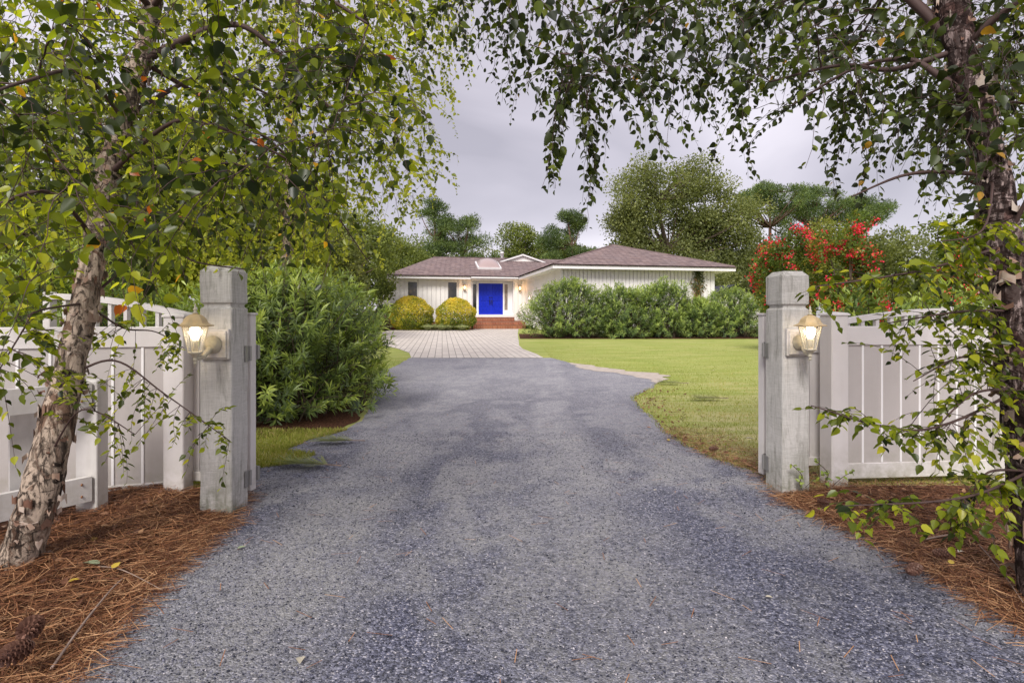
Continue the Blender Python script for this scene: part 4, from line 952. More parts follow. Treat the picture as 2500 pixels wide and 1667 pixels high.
limbsC = [([tC[9], W(2150, -60, 2.7), W(1900, -180, 3.0), W(1600, -200, 3.3), W(1250, -80, 3.5)], .026, .006),
          ([tC[9], W(2180, 170, 2.6), W(2050, 160, 2.6), W(1880, 200, 2.7)], .016, .004),
          ([tC[8], W(2300, 190, 2.5), W(2210, 145, 2.6), W(2080, 170, 2.75), W(1930, 260, 2.9)], .018, .004),
          ([tC[10], W(2000, -120, 3.3), W(1700, -60, 3.9), W(1400, 40, 4.3)], .022, .005),
          ([tC[11], W(2050, -500, 2.9), W(1700, -560, 3.0), W(1400, -380, 3.1), W(1180, -160, 3.2)], .024, .005),
          ([tC[7], W(2300, 420, 2.3), W(2200, 430, 2.25), W(2080, 480, 2.2)], .011, .003),
          ([tC[9], W(2500, 0, 2.3), W(2650, 20, 2.1), W(2800, 100, 2.0)], .018, .004),
          ([tC[10], W(2400, -250, 2.9), W(2500, -150, 3.5), W(2600, 0, 4.1)], .018, .004),
          ([tC[6], W(2560, 400, 2.2), W(2650, 430, 2.0)], .010, .003),
          ([tC[10], W(2200, -60, 3.0), W(2120, 60, 3.4), W(2040, 200, 3.7)], .014, .004)]
secC = sample(120, rs, (2.2, 4.6), (1100, 2750), (-480, 300), lambda a, b, c: b < pw(yC, a)-60)
stC = sample(760, rs, (2.1, 4.7), (1000, 2800), (-550, 520), okC)
hang = np.array([tuple(W(px, py, d)) for (px, py, d) in ((1345, 300, 3.1), (1352, 350, 3.1), (1362, 330, 3.1), (1432, 330, 3.2), (1440, 400, 3.2), (1446, 360, 3.2), (1436, 440, 3.2), (1530, 270, 3.3), (1600, 330, 3.6), (1660, 300, 3.6), (1745, 320, 3.7), (1835, 310, 3.8), (1840, 340, 3.8), (2020, 340, 3.6), (2035, 400, 3.6), (2045, 370, 3.6), (2110, 380, 3.4), (2130, 340, 3.4))])
stC = np.concatenate([stC, hang, hang+.03])
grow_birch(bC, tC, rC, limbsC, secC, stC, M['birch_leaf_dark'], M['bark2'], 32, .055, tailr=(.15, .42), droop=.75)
lo = []; lw = []
for (path, d0, n, q, ti) in ((((2500, 700), (2250, 660), (1990, 700)), 2.1, 34, 24, 6), (((2500, 790), (2350, 760), (2160, 790)), 2.2, 30, 38, 5), (((2500, 1120), (2250, 1050), (1980, 990)), 2.05, 28, 18, 4), (((2500, 900), (2370, 870), (2230, 930)), 2.25, 32, 46, 4), (((2540, 1270), (2350, 1215), (2050, 1235)), 1.95, 34, 20, 3), (((2500, 1000), (2380, 960), (2290, 1040)), 2.1, 26, 60, 4), (((2500, 600), (2400, 560), (2290, 590)), 2.15, 36, 45, 7), (((2540, 900), (2600, 860), (2700, 900)), 2.1, 20, 60, 4), (((2500, 1220), (2420, 1150), (2380, 1190)), 2.15, 16, 25, 3)):
    P0, P1, P2 = path; A = np.array(tC[ti]); B = np.array(W(P1[0], P1[1], d0)); C_ = np.array(W(P2[0], P2[1], d0-.05)); lw.append(([A, B, C_], .007, .002))
    for k in range(n):
        u = .15+.85*rs.rand(); x = (1-u)**2*P0[0]+2*u*(1-u)*P1[0]+u*u*P2[0]; y = (1-u)**2*P0[1]+2*u*(1-u)*P1[1]+u*u*P2[1]
        lo.append(tuple(W(x+rs.randn()*14, y+rs.randn()*q, d0+rs.randn()*.1)))
low_sprays(bC, lw, lo, 42, .038, M['birch_leaf'])
# --- birch standing further in on the left lawn, its strands hanging past the oleander
rs = np.random.RandomState(23)
tB = [(-4.6, 11.2, -.1), (-4.5, 11.1, 1.5), (-4.3, 11, 3), (-4.2, 10.9, 5), (-4.1, 10.8, 7), (-4.0, 10.7, 9)]
bB = thing('birch_tree', 'weeping pale green birch rising behind the left oleander shrub', 'tree', (0, 0, 0))
def okB(px, py, d):
    e = pw([(-500, 1050), (0, 1130), (200, 1115), (300, 1075), (420, 1105), (470, 1120), (560, 1065), (640, 985), (740, 900)], py)
    if px > e+rs.randn()*20: return False
    if py > pw([(300, 690), (600, 690), (800, 660), (930, 610), (1000, 540), (1120, 400)], px): return False
    if py < 0: return rs.rand() < .4
    return True
limbsB = [([tB[3], (-3.2, 10.2, 6.2), (-2.2, 9.6, 6.4), (-1.2, 9.2, 5.4)], .05, .01), ([tB[2], (-5.4, 10.2, 4.6), (-6.3, 9.6, 4.8)], .04, .01), ([tB[4], (-3.4, 10.6, 8.2), (-2.2, 10.6, 8.0), (-1.4, 10.6, 6.8)], .04, .01), ([tB[2], (-3.4, 10.2, 4.4), (-2.6, 9.6, 4.6), (-2.0, 9.2, 4.0)], .035, .008), ([tB[4], (-5.4, 10.4, 8.0), (-6.6, 10, 7.4)], .035, .01), ([tB[3], (-4, 12.0, 6.4), (-3.0, 12.6, 6.4)], .035, .01)]
secB = sample(120, rs, (8.4, 12.3), (420, 1080), (-500, 520), lambda a, b, c: a < 1060)
stB = sample(1150, rs, (8.2, 12.4), (380, 1150), (-450, 700), okB)
grow_birch(bB, tB, [.16, .13, .11, .09, .06, .03], limbsB, secB, stB, M['birch_leaf_far'], M['bark'], 33, .09, tailr=(.2, .6), step=.030, nocurl=True, droop=.75)

# ------------------------------------------------------------------ leafy crowns from clumps
def clump_pts(rs, clumps, n, shell=.55, weights=None):
    """points spread in the outer shell of ellipsoid clumps (cx,cy,cz,rx,ry,rz)"""
    C = np.array(clumps); w = C[:, 3]*C[:, 4]+C[:, 4]*C[:, 5]+C[:, 3]*C[:, 5]; w = w/w.sum(); k = rs.choice(len(C), n, p=w); C = C[k]
    d = unit(rs.randn(n, 3)); r = (shell+(1-shell)*rs.rand(n))**.8*(1+.10*rs.randn(n))
    return C[:, :3]+d*C[:, 3:]*r[:, None], d, k
def tree(name, label, loc, trunk, clumps, n, size, m, seed, tm='trunk', tpl='card', asp=.6, group=None, up=.25, limbs=True, cat='tree', shell=.5, droopy=0, flowers=None, stems=None):
    rs = np.random.RandomState(seed); t = thing(name, label, cat, loc, 0, group)
    mb = MB()
    if stems is None:
        mb.tube([p[:3] for p in trunk], [p[3] for p in trunk], 10, nz=.12)
        top = np.array([p[:3] for p in trunk])
        if limbs:
            for c in clumps:
                c = np.array(c[:3]); dd = np.linalg.norm(top-c, axis=1)+2*np.maximum(0, top[:, 2]-c[2]+.3); b = top[dd.argmin()]; L_ = np.linalg.norm(c-b)
                mid = (b+c)/2+np.array([0, 0, -.08])*L_+rs.randn(3)*.05*L_; r = trunk[0][3]*.3; mb.tube(bez(b, mid, c, 7), np.linspace(r, r*.25, 7), 5)
    else:
        for a, b, r in stems: a, b = np.array(a), np.array(b); mb.tube(bez(a, (a+b)/2+np.array([(b-a)[0]*-.2, (b-a)[1]*-.2, .1]), b, 7), np.linspace(r, r*.4, 7), 6)
    mb.build('trunk', M[tm], t, True)
    P, d, k = clump_pts(rs, clumps, n, shell)
    tone = np.array([mnoise.noise(Vector(p*(.9/max(.4, size*4)))) for p in P]); ct = rs.randn(len(clumps))*.13
    D = d*.6+rs.randn(n, 3)*.6+np.array([0, 0, up-droopy]); Nn = d+rs.randn(n, 3)*.6+np.array([0, 0, .4])
    s = size*(.6+.8*rs.rand(n))
    leaves('crown', P, D, Nn, s, s*asp, np.clip(.45+tone*.35+ct[k]+rs.randn(n)*.2, 0, 1), m, t, tpl)
    if flowers:
        fc, nf, fs = flowers; P, d, k = clump_pts(rs, fc, nf, .85); P = P[(P[:, 2] > 0)]; C_ = P[rs.choice(len(P), nf//26)]
        Q = np.repeat(C_, 26, 0)+rs.randn(len(C_)*26, 3)*np.array([fs, fs, fs*1.3])
        leaves('blossom', Q, rs.randn(len(Q), 3), rs.randn(len(Q), 3), .06, .06, rs.rand(len(Q)), M['red_flower'], t, 'card')
    return t
def rc(rs, c, R_, n, r, jit=1.):
    """n clumps of about radius r filling an ellipsoid"""
    out = []
    for i in range(n):
        d = unit(rs.randn(3)); q = rs.rand()**(1/3)*.82; k = r*(.7+.6*rs.rand()); out.append((c[0]+d[0]*R_[0]*q, c[1]+d[1]*R_[1]*q, c[2]+d[2]*R_[2]*q, k, k, k*.75))
    return out
rs = np.random.RandomState(50)
# big twin-topped tree behind the garage
x, y, z = W(1700, 775, 44)
cl = rc(rs, (-3.2, 0, 9.2), (3.0, 2.4, 4.8), 44, 1.35)+rc(rs, (1.0, 0, 9.6), (2.5, 2.4, 4.5), 36, 1.25)+rc(rs, (4.0, 0, 7.2), (3.0, 2.4, 4.4), 34, 1.35)+rc(rs, (-.4, 0, 4.6), (7.0, 2.6, 3.8), 44, 1.7)
tree('broadleaf_tree', 'tall airy broadleaf tree with several tops behind the garage roof', (x-1.0, y, .3), [(0, 0, -.2, .35), (.1, 0, 2.5, .3), (-1.2, 0, 6, .2), (-2.2, 0, 10, .08)], cl, 100000, .17, M['tree_leaf'], 51, droopy=.2, shell=.2)
# rounded oak above the wing roof
x, y, z = W(1282, 775, 58)
tree('oak_tree', 'rounded dark oak behind the roof between the door and the garage', (x, y, .3), [(0, 0, -.2, .4), (0, 0, 2.5, .35), (0, 0, 5, .2)], rc(rs, (-1.0, 0, 7.2), (2.9, 2.5, 3.4), 26, 1.3)+rc(rs, (2.6, 0, 6.0), (2.5, 2.3, 3.2), 20, 1.3)+rc(rs, (0, 0, 4.4), (5.2, 2.5, 2.6), 18, 1.4), 40000, .2, M['oak_leaf'], 52, shell=.4)
# pines: flat pads of needles on open limbs
def pine(name, label, px, d, ztop, spread, seed, pads, lean=0, group=None, zb=.45, n=20000):
    rs = np.random.RandomState(seed); x, y, _ = W(px, 775, d); zt = EYE+(HZ-ztop)*d/FPX-.3
    tr = [(0, 0, -.2, .26), (lean*.2, 0, zt*.35, .2), (lean*.6, 0, zt*.7, .12), (lean, 0, zt*.95, .05)]
    cl = []
    if zb > .6:
        for k in range(46):
            a = rs.rand()*6.28; q = rs.rand()**.55; rr_ = spread*(.16+.12*rs.rand()); cl.append((lean+math.cos(a)*q*spread*1.15, math.sin(a)*q*spread*.9, zt*(.985-.12*q*q)-zt*.17*rs.rand()**1.6, rr_, rr_, rr_*.62))
        pads = 5; zb = .5
    for k in range(pads):
        u = zb+(1-zb)*(k+.5)/pads; a = rs.rand()*6.28; w_ = spread*(1.15-u)**.5*(.35+.75*rs.rand())
        for q in range(2): cl.append((lean*u+math.cos(a)*w_+rs.randn()*.2*spread, math.sin(a)*w_*.7, zt*u-.1*rs.rand()+rs.randn()*.05*spread, spread*(.2+.17*rs.rand()), spread*.25, spread*(.13+.1*rs.rand())))
    cl.append((lean, 0, zt*.96, spread*.3, spread*.3, spread*.16))
    return tree(name, label, (x, y, .3), tr, cl, n, .22, M['pine_leaf'], seed, 'pine_trunk', 'card', .22, group, up=.55, shell=.3)
G = 'pines beyond the house'
pine('pine_tree', 'slender pine behind the left end of the house roof', 1062, 50, 492, 2.2, 61, 30, 0, G, .25)
pine('pine_tree', 'leaning pine with clouded pads above the house roof left of the skylight', 1112, 50, 535, 3.3, 62, 20, 1.2, G, .35)
pine('pine_tree', 'open pine between the rounded oak and the tall tree', 1412, 52, 520, 3.0, 63, 15, -1.0, G, .4)
pine('pine_tree', 'flat topped pine right of the tall broadleaf tree', 1880, 50, 450, 3.3, 64, 14, 0, G, .62, 18000)
pine('pine_tree', 'flat topped pine above the red blossoming shrubs', 1985, 52, 460, 3.4, 65, 14, 0, G, .62, 18000)
pine('pine_tree', 'low flat topped pine nearest the right birch', 2080, 54, 482, 3.4, 66, 13, .4, G, .62, 18000)
# trees at the right, behind the fence
def bush_tree(label, px, d, top, hw, m, seed, n=14000, size=.15, name='broadleaf_tree', low=.6, r=None, group=None, cat='tree', **k):
    x, y, _ = W(px, 775, d); g = tz(x, y); zt = EYE+(HZ-top)*d/FPX-g; w_ = hw*d/FPX; rs = np.random.RandomState(seed+900); r = r or w_*.34
    cl = rc(rs, (0, 0, (zt+low)/2), (w_*.95, w_*.8, (zt-low)/2*.98), 26, r)
    return tree(name, label, (x, y, g), [(0, 0, -.1, .03*zt), (0, 0, zt*.4, .022*zt), (0, 0, zt*.75, .01*zt)], cl, n, size, m, seed, group=group, cat=cat, **k)
bush_tree('yellowish green tree behind the red shrubs', 2030, 34, 525, 110, M['yellow_leaf'], 71)
bush_tree('pale green tree right of the red shrubs', 2160, 28, 545, 120, M['tree_leaf'], 72, low=.2)
bush_tree('dark green tree partly behind the right birch trunk', 2330, 30, 500, 130, M['oak_leaf'], 73, low=.2)
bush_tree('dark green tree at the far right edge', 2520, 26, 470, 150, M['oak_leaf'], 74, low=.2)
bush_tree('olive tree low behind the right end of the hedge', 1830, 40, 640, 90, M['tree_leaf'], 75, low=.2)
bush_tree('grey green tree behind the left red shrub', 1930, 38, 600, 110, M['tree_leaf'], 76, low=.2)
bush_tree('mid green tree rising behind the wing roof left of the skylight', 1010, 56, 570, 120, M['oak_leaf'], 171, n=20000, size=.2, low=.2)
bush_tree('low treetop between the leaning pine and the rounded oak', 1165, 60, 590, 80, M['tree_leaf'], 172, n=12000, size=.2, low=.2)
bush_tree('low treetop behind the garage ridge left of the tall tree', 1400, 56, 575, 90, M['oak_leaf'], 173, n=18000, size=.2, low=.2)
bush_tree('leafy treetop right of the tall tree below the flat pines', 1900, 46, 545, 110, M['tree_leaf'], 174, n=22000, size=.18, low=.2)
bush_tree('green treetop below the pine nearest the right birch', 2090, 48, 560, 120, M['oak_leaf'], 175, n=20000, size=.18, low=.2)
# crape myrtles
def myrtle(label, px, d, top, hw, seed, nf):
    x, y, _ = W(px, 775, d); g = tz(x, y); zt = EYE+(HZ-top)*d/FPX-g; w_ = hw*d/FPX; rs = np.random.RandomState(seed)
    cl = []
    for k in range(20):
        u = .22+.78*rs.rand(); a = rs.rand()*6.28; q = w_*.66*rs.rand()**.5*min(1, .45+u*.9)*(1.0 if u < .75 else 1.5-u*.75); cl.append((math.cos(a)*q, math.sin(a)*q, zt*u*.93, w_*.28, w_*.28, w_*.34))
    st = [((.08*math.cos(k*1.3), .08*math.sin(k*1.3), 0), (c[0]*.8, c[1]*.8, c[2]), .03) for k, c in enumerate(cl[:9])]
    fc = [(c[0]*1.12, c[1]*1.12, c[2]*1.03, c[3], c[4], c[5]) for c in cl if c[2] > zt*.25]
    return tree('crape_myrtle', label, (x, y, g), None, cl, 12000, .085, M['myrtle_leaf'], seed, group='red crape myrtles', stems=st, flowers=(fc, nf, .065), cat='flowering shrub')
myrtle('smaller crape myrtle with red blossom behind the right gate post', 1925, 17, 555, 100, 81, 2600)
myrtle('fuller crape myrtle with dense red blossom right of the gate post', 2072, 16, 522, 106, 82, 4400)
myrtle('crape myrtle mostly hidden by leaves beside the right birch trunk', 2330, 17, 570, 60, 83, 1600)
# left side background trees
for (lab, px, d, top, hw, m, sd_, lo_) in (('broad green tree filling the far left behind the leaning birch', 60, 20, 130, 330, 'tree_leaf', 91, .2), ('green tree behind the fence left of the gate post', 380, 17, 220, 260, 'birch_leaf_far', 92, .1), ('bright green tree behind the left oleander', 620, 21, 300, 220, 'birch_leaf_far', 93, .1),
        ('dark oak between the oleander and the white house', 850, 33, 480, 150, 'oak_leaf', 94, .2), ('dense low tree beside the left corner of the house', 760, 26, 560, 150, 'tree_leaf', 95, .1), ('tall tree at the far left beyond the frame edge', -230, 19, 60, 330, 'oak_leaf', 96, .2), ('distant oak left of the slender pine', 985, 48, 560, 90, 'oak_leaf', 97, .3), ('low leafy tree against the fence at the far left', 150, 12, 560, 190, 'birch_leaf_far', 98, .05)):
    bush_tree(lab, px, d, top, hw, M[m], sd_, n=26000, size=.16 if d > 15 else .10, low=lo_, shell=.3)

# ------------------------------------------------------------------ oleanders
def oleander(label, loc, rx, ry, h, n, ll, m, seed, group, lpn=26, flat_=.35, name='oleander_shrub'):
    rs = np.random.RandomState(seed); t = thing(name, label, 'shrub', loc, 0, group)
    # lobed envelope that stays broad down to the ground
    z = h*(.05+.97*rs.rand(n)**.85); zc = .38*h
    prof = np.where(z > zc, np.sqrt(np.maximum(0, 1-((z-zc)/(h*1.02-zc))**2))**.9, 1-.06*((zc-z)/zc)**2); az = rs.rand(n)*2*math.pi
    E0 = np.stack([np.cos(az)*rx*prof, np.sin(az)*ry*prof, z], 1)
    lob = 1+.32*np.array([mnoise.noise(Vector(tuple(p*1.15))+Vector((seed, 0, 0))) for p in E0])+.14*np.array([mnoise.noise(Vector(tuple(p*3.2))+Vector((seed, 5, 0))) for p in E0])
    r = 1-.62*rs.rand(n)**1.5
    E = np.stack([E0[:, 0]*r*lob, E0[:, 1]*r*lob, z*(.6+.4*lob)], 1); E[:, 2] = np.maximum(E[:, 2], .05)
    mb = MB(); LP, LD, LN, LS, LR = [], [], [], [], []
    for i in range(n):
        base = np.array([rs.randn()*.2*rx+E[i, 0]*.25, rs.randn()*.2*ry+E[i, 1]*.25, 0]); e = E[i]; c = base+(e-base)*np.array([.4, .4, .7]); Q = bez(base, c, e, 8)
        if i % 3 == 0: mb.tube(Q, np.linspace(.010, .0035, 8), 4, cap=False)
        tan = unit(e-c+np.array([0, 0, .25*np.linalg.norm(e-c)])); ss = rs.rand(lpn)**.8; L0 = ll*2.6
        pp = e-tan*(ss*L0)[:, None]*1.0; a = rs.rand(lpn)*6.28; s1 = unit(np.cross(tan, (.3, .5, .81))); s2 = np.cross(tan, s1)
        sp_ = (.55+.6*ss)[:, None]; D = tan*(.9-.65*ss)[:, None]+(s1*np.cos(a)[:, None]+s2*np.sin(a)[:, None])*sp_+rs.randn(lpn, 3)*.12
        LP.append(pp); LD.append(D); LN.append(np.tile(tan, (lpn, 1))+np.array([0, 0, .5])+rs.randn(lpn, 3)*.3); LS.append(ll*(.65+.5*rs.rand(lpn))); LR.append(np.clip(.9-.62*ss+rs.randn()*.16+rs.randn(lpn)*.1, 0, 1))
    mb.build('stems', M['trunk'], t, True)
    LP, LD, LN, LS, LR = map(np.concatenate, (LP, LD, LN, LS, LR)); LP[:, 2] = np.maximum(LP[:, 2], .03)
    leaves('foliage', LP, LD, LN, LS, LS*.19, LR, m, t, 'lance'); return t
G = 'oleanders inside the left gate'
oleander('big oleander with narrow dark leaves just behind the left gate post', (-2.98, 7.0, 0), 1.62, 1.6, 1.62, 1200, .12, M['oleander_leaf'], 101, G, 30)
oleander('taller oleander further up the drive behind the first one', (-3.7, 9.4, 0), 1.5, 1.5, 2.0, 700, .13, M['oleander_leaf'], 102, G, 26)
oleander('oleander hidden behind the left post and the fence', (-5.1, 6.6, 0), 1.4, 1.3, 1.9, 420, .135, M['oleander_leaf'], 103, G, 26)
G = 'oleander hedge in front of the garage'
for (lab, x, y, rx, ry, h, n, sd_) in (('leftmost and tallest mounded oleander of the garage hedge', 2.55, 26.2, 2.2, 1.5, 2.65, 1000, 111), ('second oleander from the left in the garage hedge', 5.0, 26.0, 1.8, 1.4, 2.35, 800, 112), ('third oleander from the left with two bright upright shoots', 7.0, 26.4, 1.6, 1.4, 2.6, 760, 113), ('rightmost lower oleander of the garage hedge next to the gate post', 10.3, 26.8, 1.9, 1.5, 2.25, 800, 114), ('low filler oleander where the hedge dips before its right end', 8.5, 26.2, 1.3, 1.2, 1.85, 440, 115)):
    oleander(lab, (x, y, tz(x, y)), rx, ry, h, n, .17, M['oleander_far'], sd_, G, 24)
x, y, _ = W(2085, 775, 6.3); oleander('pale young oleander rising behind the right gate', (x, y, 0), .62, .6, 1.45, 130, .14, M['oleander_far'], 121, 'oleanders behind the right fence', 24)
x, y, _ = W(2300, 775, 6.6); oleander('oleander hidden behind the long right fence panel', (x, y, 0), .8, .7, 1.6, 160, .14, M['oleander_far'], 122, 'oleanders behind the right fence', 24)

# ------------------------------------------------------------------ clipped shrubs by the house
def ball(name, label, px0, px1, py0, d, m, seed, n=9000, size=.07, group=None, zb=None, sq=.82):
    rs = np.random.RandomState(seed); x, y, _ = W((px0+px1)/2, 775, d); g = tz(x, y); r = (px1-px0)/2*d/FPX; h = EYE+(HZ-py0)*d/FPX-g
    t = thing(name, label, 'shrub', (x, y, g), 0, group)
    D = unit(rs.randn(n, 3)); D[:, 2] = D[:, 2]; e = .62
    q = np.sign(D)*np.abs(D)**sq; q = q/np.maximum(np.abs(q).max(1), 1e-6)[:, None]*np.abs(D).max(1)[:, None]**.0*1.0 if False else D
    rr = (.90+.12*rs.rand(n))*(1+.035*np.array([mnoise.noise(Vector(v*2.5)) for v in D]))
    P = D*rr[:, None]*np.array([r, r, h*.58])+np.array([0, 0, h*.45]); lowm = P[:, 2] < h*.45
    s_ = 1-.10*((h*.45-P[lowm, 2])/(h*.5))**2; P[lowm, 0] *= 1.0; k = P[:, 2] > .02
    # straighter sides: push the middle band outwards
    f = 1+.13*np.sin(np.clip(np.abs(D[:, 2])*1.6, 0, 1)*math.pi); P[:, 0] *= f; P[:, 1] *= f
    P, D = P[k], D[k]; n = len(P)
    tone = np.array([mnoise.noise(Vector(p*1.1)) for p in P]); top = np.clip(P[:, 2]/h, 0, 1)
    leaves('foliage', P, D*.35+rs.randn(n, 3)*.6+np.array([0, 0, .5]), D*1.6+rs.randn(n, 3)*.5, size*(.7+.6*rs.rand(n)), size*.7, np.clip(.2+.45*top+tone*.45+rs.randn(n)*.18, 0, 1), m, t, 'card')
    mb = MB()
    for k in range(6): a = k*1.05; mb.tube([(.06*math.cos(a), .06*math.sin(a), -.05), (r*.4*math.cos(a), r*.4*math.sin(a), h*.4), (r*.7*math.cos(a), r*.7*math.sin(a), h*.75)], [.03, .02, .01], 5)
    mb.build('stems', M['trunk'], t); return t
G = 'clipped golden shrubs by the door'
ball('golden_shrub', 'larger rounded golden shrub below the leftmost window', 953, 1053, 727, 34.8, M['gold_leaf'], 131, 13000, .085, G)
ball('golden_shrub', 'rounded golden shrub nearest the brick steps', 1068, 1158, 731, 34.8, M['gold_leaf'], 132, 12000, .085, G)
ball('clipped_shrub', 'dark green clipped mound at the left corner of the house', 912, 958, 747, 35.8, M['hedge_leaf'], 133, 4000, .08)
ball('clipped_shrub', 'low green clipped mound left of the golden shrubs', 880, 925, 760, 34, M['hedge_leaf'], 134, 4000, .08)
ball('clipped_shrub', 'brownish red clipped shrub left of the golden shrubs', 912, 950, 770, 33.6, M['red_shrub'], 135, 3500, .08)
# striped grass tufts edging the bed
protos = []
for k, px in enumerate((884, 902, 921, 940, 1045, 1062, 1078, 1093, 1110, 1128)):
    d = 33.6+.3*((k*7) % 3); x, y, _ = W(px, 775, d); g = tz(x, y)
    t = thing('grass_clump', 'cream striped grass clump edging the bed by the golden shrubs' if k > 3 else 'cream striped grass clump edging the bed left of the golden shrubs', 'grass clump', (x, y, g+.02), k*1.1, 'striped grass clumps left of the golden shrubs' if k <= 3 else 'striped grass clumps by the golden shrubs')
    if k == 0:
        rs = np.random.RandomState(140); n = 260; a = rs.rand(n)*6.28; q = rs.rand(n); P = np.stack([.12*q*np.cos(a), .12*q*np.sin(a), np.zeros(n)], 1); D = np.stack([np.cos(a)*.75*q, np.sin(a)*.75*q, np.ones(n)*.9], 1)
        ft = leaves('blades', P, D, D*0+np.array([0, 0, 1.])+.01, .42, .022, rs.rand(n), M['vari_grass'], t, 'lance')
        P2 = P+unit(D)*.36; D2 = D*np.array([1.6, 1.6, -.5]); leaves('blade_tips', P2, D2, D2*0+np.array([.1, 0, 1.]), .2, .02, rs.rand(n), M['vari_grass'], t, 'lance'); protos = [q for q in bpy.data.objects if q.parent == t]
    else:
        for q in protos: c = q.copy(); COL.objects.link(c); c.parent = t
# climbing vine near the garage's right corner
rs = np.random.RandomState(150); wp = HM @ Vector((8.25, .53, 0)); t = thing('climbing_vine', 'half dead climbing vine on the garage wall near its right corner', 'vine', tuple(wp), HR)
mb = MB()
for k in range(5): mb.tube([(rs.randn()*.08+math.sin(u*.9+k)*.09, -.015, u*.33) for u in range(10)], .012, 4)
mb.build('stems', M['trunk'], t)
n = 1100; z = 1.0+rs.rand(n)*2.28; x = rs.randn(n)*(.13+.09*np.sin(z*3)**2); P = np.stack([x, -.02-.1*rs.rand(n), z], 1)
leaves('foliage', P, rs.randn(n, 3)+np.array([0, -.3, -.7]), np.array([0, -1., .3])+rs.randn(n, 3)*.4, .10, .06, np.clip(1.1-.4*(z-1)/1.2+rs.randn(n)*.2, 0, 1), M['vine_leaf'], t, 'card')

# ------------------------------------------------------------------ small things on the ground
def cone_mesh(seed, dark=0):
    rs = np.random.RandomState(seed); mb = MB(); L_ = .085
    mb.lathe([(.004, 0), (.014, .01), (.018, .035), (.012, .065), (.003, L_)], n=8, rnd=.1)
    n = 95
    for k in range(n):
        u = (k+.5)/n; a = k*2.39996; z = u*L_; r = .026*math.sin(math.pi*(.12+.82*u))**.8; w_ = .0065*(1.2-u*.6); az = np.array([math.cos(a), math.sin(a), 0]); tg = np.array([-math.sin(a), math.cos(a), 0]); b = np.array([0, 0, z])
        mb.add([b+az*r*.4-tg*w_*.5, b+az*r*.4+tg*w_*.5, b+az*r+tg*w_+np.array([0, 0, .006]), b+az*(r*1.08)+np.array([0, 0, .009]), b+az*r-tg*w_+np.array([0, 0, .006]), b+az*(r*.9)+np.array([0, 0, .0025])], [(0, 1, 2, 3, 4), (0, 5, 1), (1, 5, 2), (2, 5, 3), (3, 5, 4), (4, 5, 0)], .3+.6*rs.rand())
    return mb
cm_ = cone_mesh(1); pc0 = cm_.build('pine_cone', M['cone'])
for k, (px, py, rot, sc, lab, z) in enumerate(((95, 1570, 20, 1.35, 'brown pine cone lying in the needles at the lower left corner', .09), (80, 1628, -8, 1.3, 'grey pine cone below the brown one at the lower left corner', .085), (2215, 1407, 110, 1.0, 'brown pine cone at the gravel edge on the right', .03), (2275, 1372, 55, .95, 'pine cone in the needles just above the one at the gravel edge', .055), (2315, 1305, 5, .95, 'pale pine cone further up in the right needle bed', .06), (1995, 1233, 25, .9, 'pale pine cone right of the right gate post', .04), (1730, 1098, 80, .9, 'small pine cone on the lawn edge left of the right gate post', .02))):
    c = pc0 if k == 0 else pc0.copy()
    if k: COL.objects.link(c)
    d = EYE*FPX/(py-HZ); p = W(px, py, d*.97); c.location = (p.x, p.y, .025+z); c.rotation_euler = (R(84), R(10*k), R(rot)); c.scale = (sc,)*3; tag(c, lab, 'pine cone', 'fallen pine cones')
# single fallen leaves
def one_leaf(m, r, seed): return leaves('fallen_leaf', np.array([(0, -.5, 0.)]), np.array([(0, 1., .08)]), np.array([(.15, 0, 1.)]), 1., .62, np.array([r]), m, None, 'birch')
protoL = {c: one_leaf(leafmat('fallen_'+c, [(0, k_), (1, k_)], tr=.1, trc=1), .5, 0) for c, k_ in (('yellow', (.55, .40, .06)), ('green', (.30, .36, .22)), ('pale', (.55, .5, .40)), ('orange', (.5, .2, .06)))}
FL = [('yellow', 285, 1420, .05, 'yellow leaf on the needles beside the left gravel edge'), ('green', 222, 1415, .07, 'large pale green leaf on the needles near the left birch'), ('pale', 733, 1625, .05, 'cream leaf alone on the gravel near the bottom'), ('yellow', 180, 1460, .04, 'yellowish leaf between the needles below the green leaf'), ('yellow', 230, 1352, .045, 'yellow leaf on the needles right of the left birch foot'), ('pale', 1600, 1203, .04, 'pale leaf on the gravel in front of the right gate post'), ('pale', 1878, 1468, .03, 'tiny pale leaf on the right half of the gravel'), ('yellow', 2322, 1412, .04, 'yellow leaf in the right needle bed'), ('orange', 1583, 1047, .05, 'orange leaf at the lawn edge on the right'), ('orange', 1690, 1094, .06, 'orange leaf among the litter at the lawn corner'), ('orange', 1700, 1101, .05, 'second orange leaf among the litter at the lawn corner'), ('yellow', 1632, 1078, .05, 'yellow leaf where lawn meets gravel on the right'), ('pale', 1830, 1080, .09, 'big pale leaf on the lawn beside the right gate post'), ('pale', 1740, 908, .10, 'grey leaf in the middle of the right lawn'), ('green', 590, 1345, .04, 'green leaf on the needles next to the left post foot'), ('pale', 2390, 1300, .07, 'broad pale leaf on the right needle bed'), ('pale', 2345, 1385, .05, 'torn pale leaf on the right needle bed')]
used = set()
for k, (c_, px, py, s, lab) in enumerate(FL):
    o = protoL[c_]
    if c_ in used: o = o.copy(); COL.objects.link(o)
    used.add(c_)
    x, y = gp(px, py); zz = tz(x, y)+.02; 
    if y < 3.7 and (x < eL(y) or x > eR(y)): zz += .055
    if x > eR(y) and y > 3.7: zz += .02
    o.location = (x, y, zz); o.rotation_euler = (R(8), R(-6), k*1.7); o.scale = (s,)*3; tag(o, lab, 'fallen leaf', 'single fallen leaves')
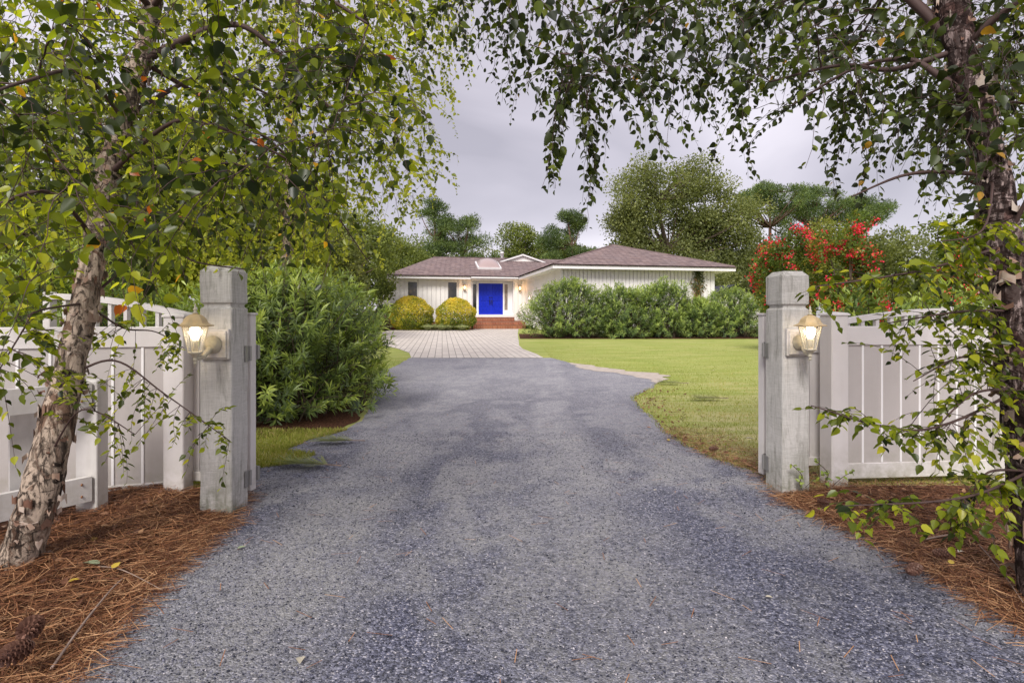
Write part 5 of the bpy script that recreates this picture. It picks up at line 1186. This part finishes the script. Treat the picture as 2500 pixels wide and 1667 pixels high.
# sticks and stray needles
def stick(lab, pts, r, group='fallen sticks', name='fallen_stick'):
    P = []
    for (px, py, dz) in pts: x, y = gp(px, py); P.append((x, y, tz(x, y)+dz))
    mb = MB(); Q = smooth_path(P, 5); mb.tube(Q, np.linspace(r, r*.5, len(Q)), 5, nz=.2); tag(mb.build(name, M['twig2'], None, True), lab, 'stick', group)
M['twig2'] = flat('dry_twig', (.30, .22, .18), .8, var=.3, scale=20)
stick('long pale stick along the gravel edge at the lower left', [(125, 1655, .03), (200, 1560, .05), (270, 1470, .05), (300, 1440, .05)], .005)
stick('thin dark stick pointing onto the gravel at the left', [(240, 1415, .06), (300, 1425, .06), (398, 1452, .02)], .003)
stick('thin stick lying in the right needle bed', [(2260, 1345, .06), (2310, 1340, .07), (2345, 1330, .06)], .005)
stick('long thin stick across the right needle bed', [(2390, 1360, .06), (2440, 1420, .06), (2498, 1495, .04)], .003)
rs = np.random.RandomState(160); A = []
n = 420; y = 1.5+rs.rand(n)**1.3*6; x = np.array([eL(v)+(eR(v)-eL(v))*np.clip(rs.beta(.35, .35), .0, 1) for v in y]); an = rs.rand(n)*6.28
ln = .05+.06*rs.rand(n); P = np.stack([x, y, np.full(n, .018)], 1); D = np.stack([np.cos(an), np.sin(an), np.zeros(n)+.02], 1)
tag(leaves('stray_needles', P, D, np.tile((0, 0, 1.), (n, 1)), ln, .0028, .5+.5*rs.rand(n), M['straw'], None, 'strip'), 'single pine needles strewn over the gravel driveway', 'pine needles', kind='stuff')
def sprig(lab, px, py, rz, s):
    x, y = gp(px, py); t = thing('pine_sprig', lab, 'pine sprig', (x, y, .02), rz, 'fallen pine sprigs'); rs = np.random.RandomState(int(px)); n = 170
    u = rs.rand(n); P = np.stack([u*.3*s, rs.randn(n)*.006, .02+0*u], 1); D = np.stack([.8+0*u, rs.randn(n)*.55, np.abs(rs.randn(n))*.22], 1)
    leaves('needles', P, D, np.tile((0, 0, 1.), (n, 1)), .13*s, .004, rs.rand(n)*.9+.1, M['sprig'], t, 'strip'); mb = MB(); mb.tube([(-.1*s, 0, .015), (.1*s, .005, .022), (.3*s, 0, .02)], [.005*s, .004*s, .002*s], 5); mb.build('stem', M['twig2'], t)
M['sprig'] = leafmat('sprig', [(0, (.12, .16, .05)), (1, (.32, .34, .12))], tr=.1)
sprig('dry green pine sprig on the gravel right of the left gate post', 800, 1146, R(170), 1.1)
sprig('yellow green pine sprig on the gravel in front of the oleander', 865, 1085, R(185), .95)
sprig('grey green pine sprig lying on the right lawn', 1760, 978, R(185), 1.1)
sprig('grey green pine sprig on the lawn near the gravel corner', 1665, 940, R(170), 1.1)
# weeds at the right post foot
for k, (px, py, s, lab) in enumerate(((1965, 1205, 1.0, 'small leafy weed climbing the foot of the right gate post'), (2030, 1190, 1.1, 'thin twisted weed in front of the right fence post'))):
    d = 3.62; p = W(px, py, d); rs = np.random.RandomState(170+k); t = thing('weed', lab, 'weed', (p.x, p.y, .03), 0)
    mb = MB(); Q = np.array([(0, 0, 0), (-.03, .01, .06), (-.02, 0, .12), (-.09, 0, .19)])*s; mb.tube(smooth_path(Q, 5), .0022, 4); Q2 = np.array([(0, 0, .04), (.07, 0, .1), (.12, -.01, .13)])*s; mb.tube(smooth_path(Q2, 5), .002, 4); mb.build('stem', M['twig'], t)
    QQ = np.concatenate([smooth_path(Q, 4)[3:], smooth_path(Q2, 4)[3:]]); n = len(QQ); leaves('foliage', QQ, rs.randn(n, 3)+np.array([0, -.2, .1]), np.array([0, -.6, .7])+rs.randn(n, 3)*.3, .035, .02, .5+.4*rs.rand(n), M['oleander_leaf'], t, 'birch')
